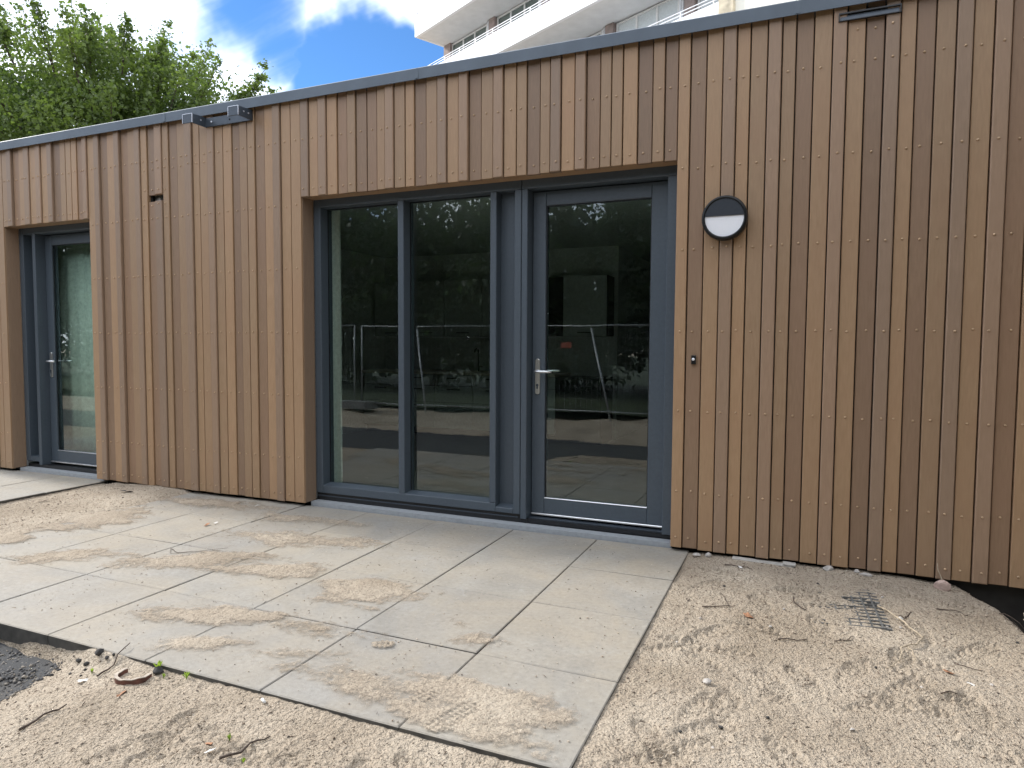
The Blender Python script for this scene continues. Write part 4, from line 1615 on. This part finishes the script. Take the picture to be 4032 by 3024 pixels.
def twig(pts, r, label, material=M_TWIG, lift=0.006, branches=()):
    rr = random.Random(len(label) * 7 + int(pts[0][0] * 100))
    def fine(pp):
        out = []
        for a, b in zip(pp[:-1], pp[1:]):
            for t in (0, 0.33, 0.66):
                x = a[0] + (b[0] - a[0]) * t + (rr.uniform(-.006, .006) if t else 0)
                y = a[1] + (b[1] - a[1]) * t + (rr.uniform(-.006, .006) if t else 0)
                h = (a[2] if len(a) > 2 else 0) * (1 - t) + (b[2] if len(b) > 2 else 0) * t
                out.append((x, y, h))
        e = pp[-1]
        out.append((e[0], e[1], e[2] if len(e) > 2 else 0))
        res = []
        for (x, y, h) in out:
            on_tile = (PAV_X[-1] < x < PAV_X[0]) and y > PAV_Y[0]
            z = 0.002 if on_tile else gz(x, y)
            res.append((x, y, z + r + h + rr.uniform(0, lift)))
        return res
    mb = MB()
    r = r * 0.68
    p = fine(pts)
    mb.tube(p, [r * (1 - 0.65 * i / len(p)) for i in range(len(p))], 6)
    for b in branches:
        q = fine(b)
        mb.tube(q, [r * .6 * (1 - 0.6 * i / len(q)) for i in range(len(q))], 5)
    o = mb.build('twig', material, smooth=True)
    tag(o, label, 'twig', 'twigs on the sand')
    return o


twig([(0.39, 3.805, .01), (0.483, 3.61, .012), (0.541, 3.49, .01), (0.50, 3.368, .006), (0.433, 3.309, .012), (0.413, 3.169, .01), (0.362, 3.097)], 0.0075,
     'long pale crooked twig curling beside the buried plastic grid', M_TWIGPALE, 0.004, [[(0.45, 3.33, .006), (0.475, 3.30), (0.47, 3.2)]])
twig([(0.50, 3.72, .0), (0.52, 3.68, .05)], 0.006, 'short dark stub of wood standing beside the pale twig', M_TWIG, 0.002, [[(0.505, 3.71, .01), (0.47, 3.70, .004)]])
twig([(0.656, 3.885), (0.728, 3.895), (0.793, 3.86)], 0.0045, 'thin dark curved twig near the trench at the right edge')
twig([(-0.42, 3.44), (-0.30, 3.50), (-0.27, 3.52)], 0.0045, 'forked dark twig lying right of the terrace edge', M_TWIG, 0.006, [[(-0.3, 3.5), (-0.33, 3.62), (-0.36, 3.68)]])
twig([(0.0, 3.74, .01), (0.01, 3.66, .004), (0.06, 3.61)], 0.007, 'dark bent twig in the middle of the right-hand sand')
twig([(-0.06, 3.19), (0.06, 3.24)], 0.005, 'small straight dark twig left of the pale crooked twig')
twig([(0.17, 3.27), (0.22, 3.3), (0.25, 3.35)], 0.004, 'small dark twig shaped like a hook on the right-hand sand')
twig([(-0.38, 4.12), (-0.25, 4.09), (-0.22, 4.03)], 0.004, 'thin twig with a pale tip close below the boards')
twig([(-2.559, 1.798), (-2.558, 1.87), (-2.599, 1.976, .01)], 0.006, 'curved dark twig between the tarmac crumbs and the clay ring')
twig([(-2.402, 1.41), (-2.428, 1.506), (-2.413, 1.578)], 0.008, 'long dark root at the lower left corner', M_TWIG, 0.004)
twig([(-1.66, 1.56), (-1.63, 1.66), (-1.6, 1.72)], 0.007, 'short dark root at the bottom edge in front of the terrace', M_TWIG, 0.004)
twig([(-3.62, 3.05), (-3.5, 3.0), (-3.42, 3.07), (-3.3, 3.2)], 0.0028, 'thin wiry twig lying across the left terrace tiles', M_TWIG, 0.002, [[(-3.62, 3.05), (-3.53, 2.97), (-3.3, 3.14)]])
twig([(-2.1, 3.05), (-2.0, 3.07)], 0.003, 'tiny straight stick on the middle of the terrace')
twig([(0.735, 4.2, .03), (0.71, 4.235, .13)], 0.005, 'dry stalk leaning on the pink brick fragment', M_TWIGPALE, 0.001)
twig([(1.0, 3.78, .02), (0.99, 3.80, .09)], 0.004, 'dry stalk sticking up from the trench edge', M_TWIGPALE, 0.001, [[(0.99, 3.8, .06), (1.06, 3.75, .05)]])
twig([(0.93, 3.95, .0), (1.0, 3.9, .03), (1.1, 3.85, .03)], 0.003, 'thin roots hanging over the trench edge', M_TWIG, 0.002, [[(0.95, 3.93, .01), (1.05, 3.98, .02)], [(0.94, 3.9, .0), (1.06, 3.8, .02)]])
twig([(0.52, 2.93), (0.58, 2.96)], 0.004, 'small black stick on the open sand at the right')
twig([(0.62, 3.25), (0.72, 3.22)], 0.0035, 'slim dark stick right of the pale crooked twig')

rock('stone', 0.173, 4.275, 0.012, 0.036, 0.026, 0.022, M_STONE, 'rounded grey stone under the board ends', 'stone', 1, 0.3)
rock('stone', 0.375, 4.255, 0.008, 0.04, 0.02, 0.014, M_STONE, 'flat broken pale stone below the boards right of the grey stone', 'stone', 2, 0.1)
rock('stone', 0.33, 4.29, 0.012, 0.018, 0.014, 0.014, M_STONE, 'small pale stone next to the flat broken stone', 'stone', 3)
rock('brick_fragment', 0.736, 4.214, gz(0.736, 4.214) + 0.022, 0.045, 0.028, 0.034, M_BRICK, 'pinkish brick fragment near the trench', 'brick', 4, -0.1)
rock('stone', 1.03, 3.80, gz(1.03, 3.8) + 0.02, 0.035, 0.028, 0.03, M_STONE, 'grey stone lodged in the trench edge', 'stone', 5)
rock('stone', -0.49, 4.26, 0.016, 0.024, 0.02, 0.016, M_STONE, 'grey lump of mortar at the terrace corner by the boards', 'stone', 6)
rock('stone', -0.56, 4.24, 0.012, 0.03, 0.018, 0.012, M_STONE, 'crumbled mortar against the terrace corner', 'stone', 7)
rock('stone', -0.3, 2.66, gz(-0.3, 2.66) + 0.008, 0.02, 0.016, 0.012, M_STONE, 'grey pebble on the sand right of the terrace', 'stone', 8)
rock('stone', 0.47, 3.66, gz(0.47, 3.66) + 0.008, 0.015, 0.011, 0.01, M_PALELEAF, 'small white pebble beside the pale crooked twig', 'stone', 9)
rock('stone', -2.327, 1.945 - 0.055, gz(-2.327, 1.89) + 0.012, 0.024, 0.018, 0.017, M_STONEDARK, 'dark pebble right of the clay ring by the slab edge', 'stone', 10, 0.5)
lumps = [(-2.787, 1.88, .02), (-2.718, 1.865, .018), (-2.676, 1.895, .03), (-2.74, 1.81, .012), (-2.83, 1.79, .014), (-2.62, 1.885, .016), (-2.86, 1.70, .02), (-2.93, 1.66, .016), (-2.69, 1.84, .011), (-2.6, 1.90, .012), (-2.97, 1.76, .012), (-2.66, 1.80, .009)]
for i, (x, y, s) in enumerate(lumps):
    rock('tarmac_crumb', x, y, gz(x, y) + s * .25, s * .75, s * .6, s * .5, M_STONEDARK, 'loose black tarmac crumb by the terrace edge at lower left', 'crumb', 30 + i, i, 'tarmac crumbs at the lower left', 2)
for i in range(26):
    x, y = RNG.uniform(-0.5, 1.0), RNG.uniform(1.9, 4.1)
    rock('pebble', x, y, gz(x, y) + .003, .007 + .006 * random.random(), .008, .006, M_STONE if i % 3 else M_STONEDARK, 'small pebble lying on the right-hand sand', 'pebble', 60 + i, i, 'pebbles on the right-hand sand', 1)

# broken clay ring
cr = empty('clay_ring', (-2.40, 1.845, gz(-2.40, 1.845) - 0.003))
cr.rotation_euler = (-0.04, -0.03, 0)
tag(cr, 'broken terracotta pipe ring half buried at lower left', 'clay ring')
seg = 26
mb, rim = MB(), MB()
for k in range(seg + 1):
    a = math.radians(168 + 205 * k / seg)
    h = 0.016 + 0.0015 * math.sin(k * 1.3)
    for r, z in ((0.070, -0.03), (0.073, h), (0.061, h), (0.058, -0.03)):
        mb.v.append((r * math.cos(a), r * math.sin(a), z))
    for r, z in ((0.073, h), (0.0735, h + .003), (0.061, h + .003), (0.061, h)):
        rim.v.append((r * math.cos(a), r * math.sin(a), z + .0004))
for m_ in (mb, rim):
    for k in range(seg):
        for i in range(4):
            j = (i + 1) % 4
            m_.f.append((k * 4 + i, k * 4 + j, k * 4 + 4 + j, k * 4 + 4 + i))
    m_.f += [(0, 1, 2, 3), (seg * 4 + 3, seg * 4 + 2, seg * 4 + 1, seg * 4)]
mb.build('ring_wall', M_TERRA, cr, smooth=False, fix=True)
rim.build('rim', M_TERRARIM, cr, fix=True)

# batten under the boards
ba = empty('wooden_batten', (-0.15, 4.262, 0.004))
ba.rotation_euler = (0, 0.02, -0.01)
tag(ba, 'weathered grey batten lying along the foot of the boards', 'batten')
MB().cbox(-0.2, 0.145, -0.014, 0.03, -0.012, 0.008, 0.003).build('slat', M_PLANK, ba)
MB().cbox(0.085, 0.155, -0.018, 0.028, 0.0085, 0.02, 0.003).build('end_block', M_PLANK, ba)

# half-buried plastic grid
gm = empty('plastic_grid_mat', (0.387, 3.522, gz(0.387, 3.522) + 0.008))
gm.rotation_euler = (-0.006, -0.06, 0.05)
tag(gm, 'dark plastic ground grid half buried in the right-hand sand', 'grid')
g_ = MB()
for i in range(12):
    x = -i * 0.045
    g_.box(x - .004, x + .004, 0, 0.62, -0.02, 0.0)
MB_ = g_.build('long_bars', M_MAT, gm)
MB_['kind'] = 'stuff'
g_ = MB()
for j in range(15):
    y = j * 0.044
    g_.box(-0.5, 0.012, y - .004, y + .004, -0.018, 0.0015)
MB_ = g_.build('cross_bars', M_MAT, gm)
MB_['kind'] = 'stuff'
g_ = MB()
for j in range(15):
    y = j * 0.044
    g_.box(0.0125, 0.036, y - .007, y + .007, -0.02, -0.002)
MB_ = g_.build('edge_lugs', M_MAT, gm)
MB_['kind'] = 'stuff'


def scrap(name, x, y, s, material, label, cat, seed, z=None):
    rr = random.Random(seed)
    pts = []
    for k in range(8):
        a = k / 8 * 6.283
        r = s * rr.uniform(.55, 1.0) * (1 + .5 * abs(math.cos(a)))
        pts.append((r * math.cos(a), r * .6 * math.sin(a), rr.uniform(0, s * .35)))
    mb = MB()
    n_ = 8
    mb.v = pts + [(a, b, c - 0.0015) for a, b, c in pts] + [(0, 0, s * .12), (0, 0, s * .12 - .0015)]
    for i in range(n_):
        j = (i + 1) % n_
        mb.f += [(i, j, 16), (n_ + j, n_ + i, 17), (i, n_ + i, n_ + j, j)]
    o = mb.build(name, material, fix=True)
    on_tile = (PAV_X[-1] < x < PAV_X[0]) and y > PAV_Y[0]
    o.location = (x, y, (0.004 if on_tile else gz(x, y)) + .004 if z is None else z)
    o.rotation_euler = (rr.uniform(-.2, .2), rr.uniform(-.2, .2), rr.uniform(0, 6))
    return tag(o, label, cat)


scrap('dry_leaf', -0.2, 3.42, 0.028, M_DRYLEAF, 'curled brown leaf below the forked twig on the sand', 'leaf', 1)
scrap('dry_leaf', 0.58, 3.13, 0.016, M_DRYLEAF, 'reddish leaf scrap near the right edge', 'leaf', 2)
scrap('dry_leaf', -1.78, 1.62, 0.02, M_DRYLEAF, 'brown leaf scrap in the foreground sand', 'leaf', 3)
scrap('dry_leaf', -2.32, 1.72, 0.018, M_DRYLEAF, 'dark leaf scrap below the clay ring', 'leaf', 4)
scrap('dry_leaf', -3.85, 3.55, 0.022, M_DRYLEAF, 'small brown leaf on the left terrace tiles', 'leaf', 5)
scrap('paper_scrap', -3.83, 3.61, 0.018, M_PALELEAF, 'white paper scrap beside the brown leaf on the tiles', 'paper', 6)
scrap('paper_scrap', -3.95, 4.14, 0.022, M_PALELEAF, 'white scrap on the tiles close to the left boards', 'paper', 7)
scrap('paper_scrap', -0.29, 4.08, 0.014, M_PALELEAF, 'white scrap on the sand below the boards', 'paper', 8)
scrap('paper_scrap', 0.64, 3.06, 0.012, M_PALELEAF, 'pale wood chip near the right edge', 'wood chip', 9)
scrap('paper_scrap', -2.6, 1.77, 0.018, M_PALELEAF, 'whitish paper scrap left of the clay ring', 'paper', 10)
scrap('paper_scrap', -1.72, 1.58, 0.016, M_PALELEAF, 'pale chip in the foreground sand beside the brown leaf', 'wood chip', 11)
scrap('dry_leaf', -5.25, 4.0, 0.045, M_STONEDARK, 'dark clod on the sand strip between the pavings', 'clod', 12)
scrap('dry_leaf', -5.62, 3.55, 0.03, M_TWIG, 'dark curled leaf on the sand left of the terrace', 'leaf', 13)
o = MB().tube([(-1.79, 1.885, gz(-1.79, 1.885) + .008), (-1.765, 1.872, gz(-1.765, 1.872) + .008)], 0.006, 8).build('cigarette_end', M_PALELEAF, smooth=True)
tag(o, 'pale cigarette end against the front edge of the terrace', 'cigarette end')


def weed(x, y, s, label):
    root = empty('weed', (x, y, gz(x, y)))
    tag(root, label, 'weed', 'weeds along the terrace edge')
    mb = MB()
    rr = random.Random(int(x * 1000))
    for k in range(9):
        a = rr.uniform(0, 6.28)
        t = rr.uniform(.4, 1.0)
        b = Vector((math.cos(a) * s * .7 * t, math.sin(a) * s * .7 * t, s * (1.1 - .5 * t) + .01))
        w = Vector((-math.sin(a), math.cos(a), 0)) * s * .16
        mid = b * .55 + Vector((0, 0, s * .2))
        mb.poly([(0, 0, 0), tuple(mid - w), tuple(b), tuple(mid + w)])
    mb.build('leaves', M_WEED, root)
    MB().tube([(0, 0, -.005), (0, 0, s * .6)], .0015, 5).build('stem', M_WEED, root)


weed(-2.34, 1.9, 0.035, 'fresh green weed at the front slab edge above the pebble')
weed(-2.18, 1.895, 0.025, 'tiny weed at the front slab edge right of the larger one')
weed(-1.72, 1.66, 0.016, 'tiny green seedling in the foreground sand, bottom centre left')
weed(-2.62, 1.82, 0.016, 'seedling beside the curved dark twig')
weed(-2.28, 1.875, 0.014, 'seedling beside the dark pebble')
weed(-1.6, 1.6, 0.014, 'lowest green seedling in the foreground sand')
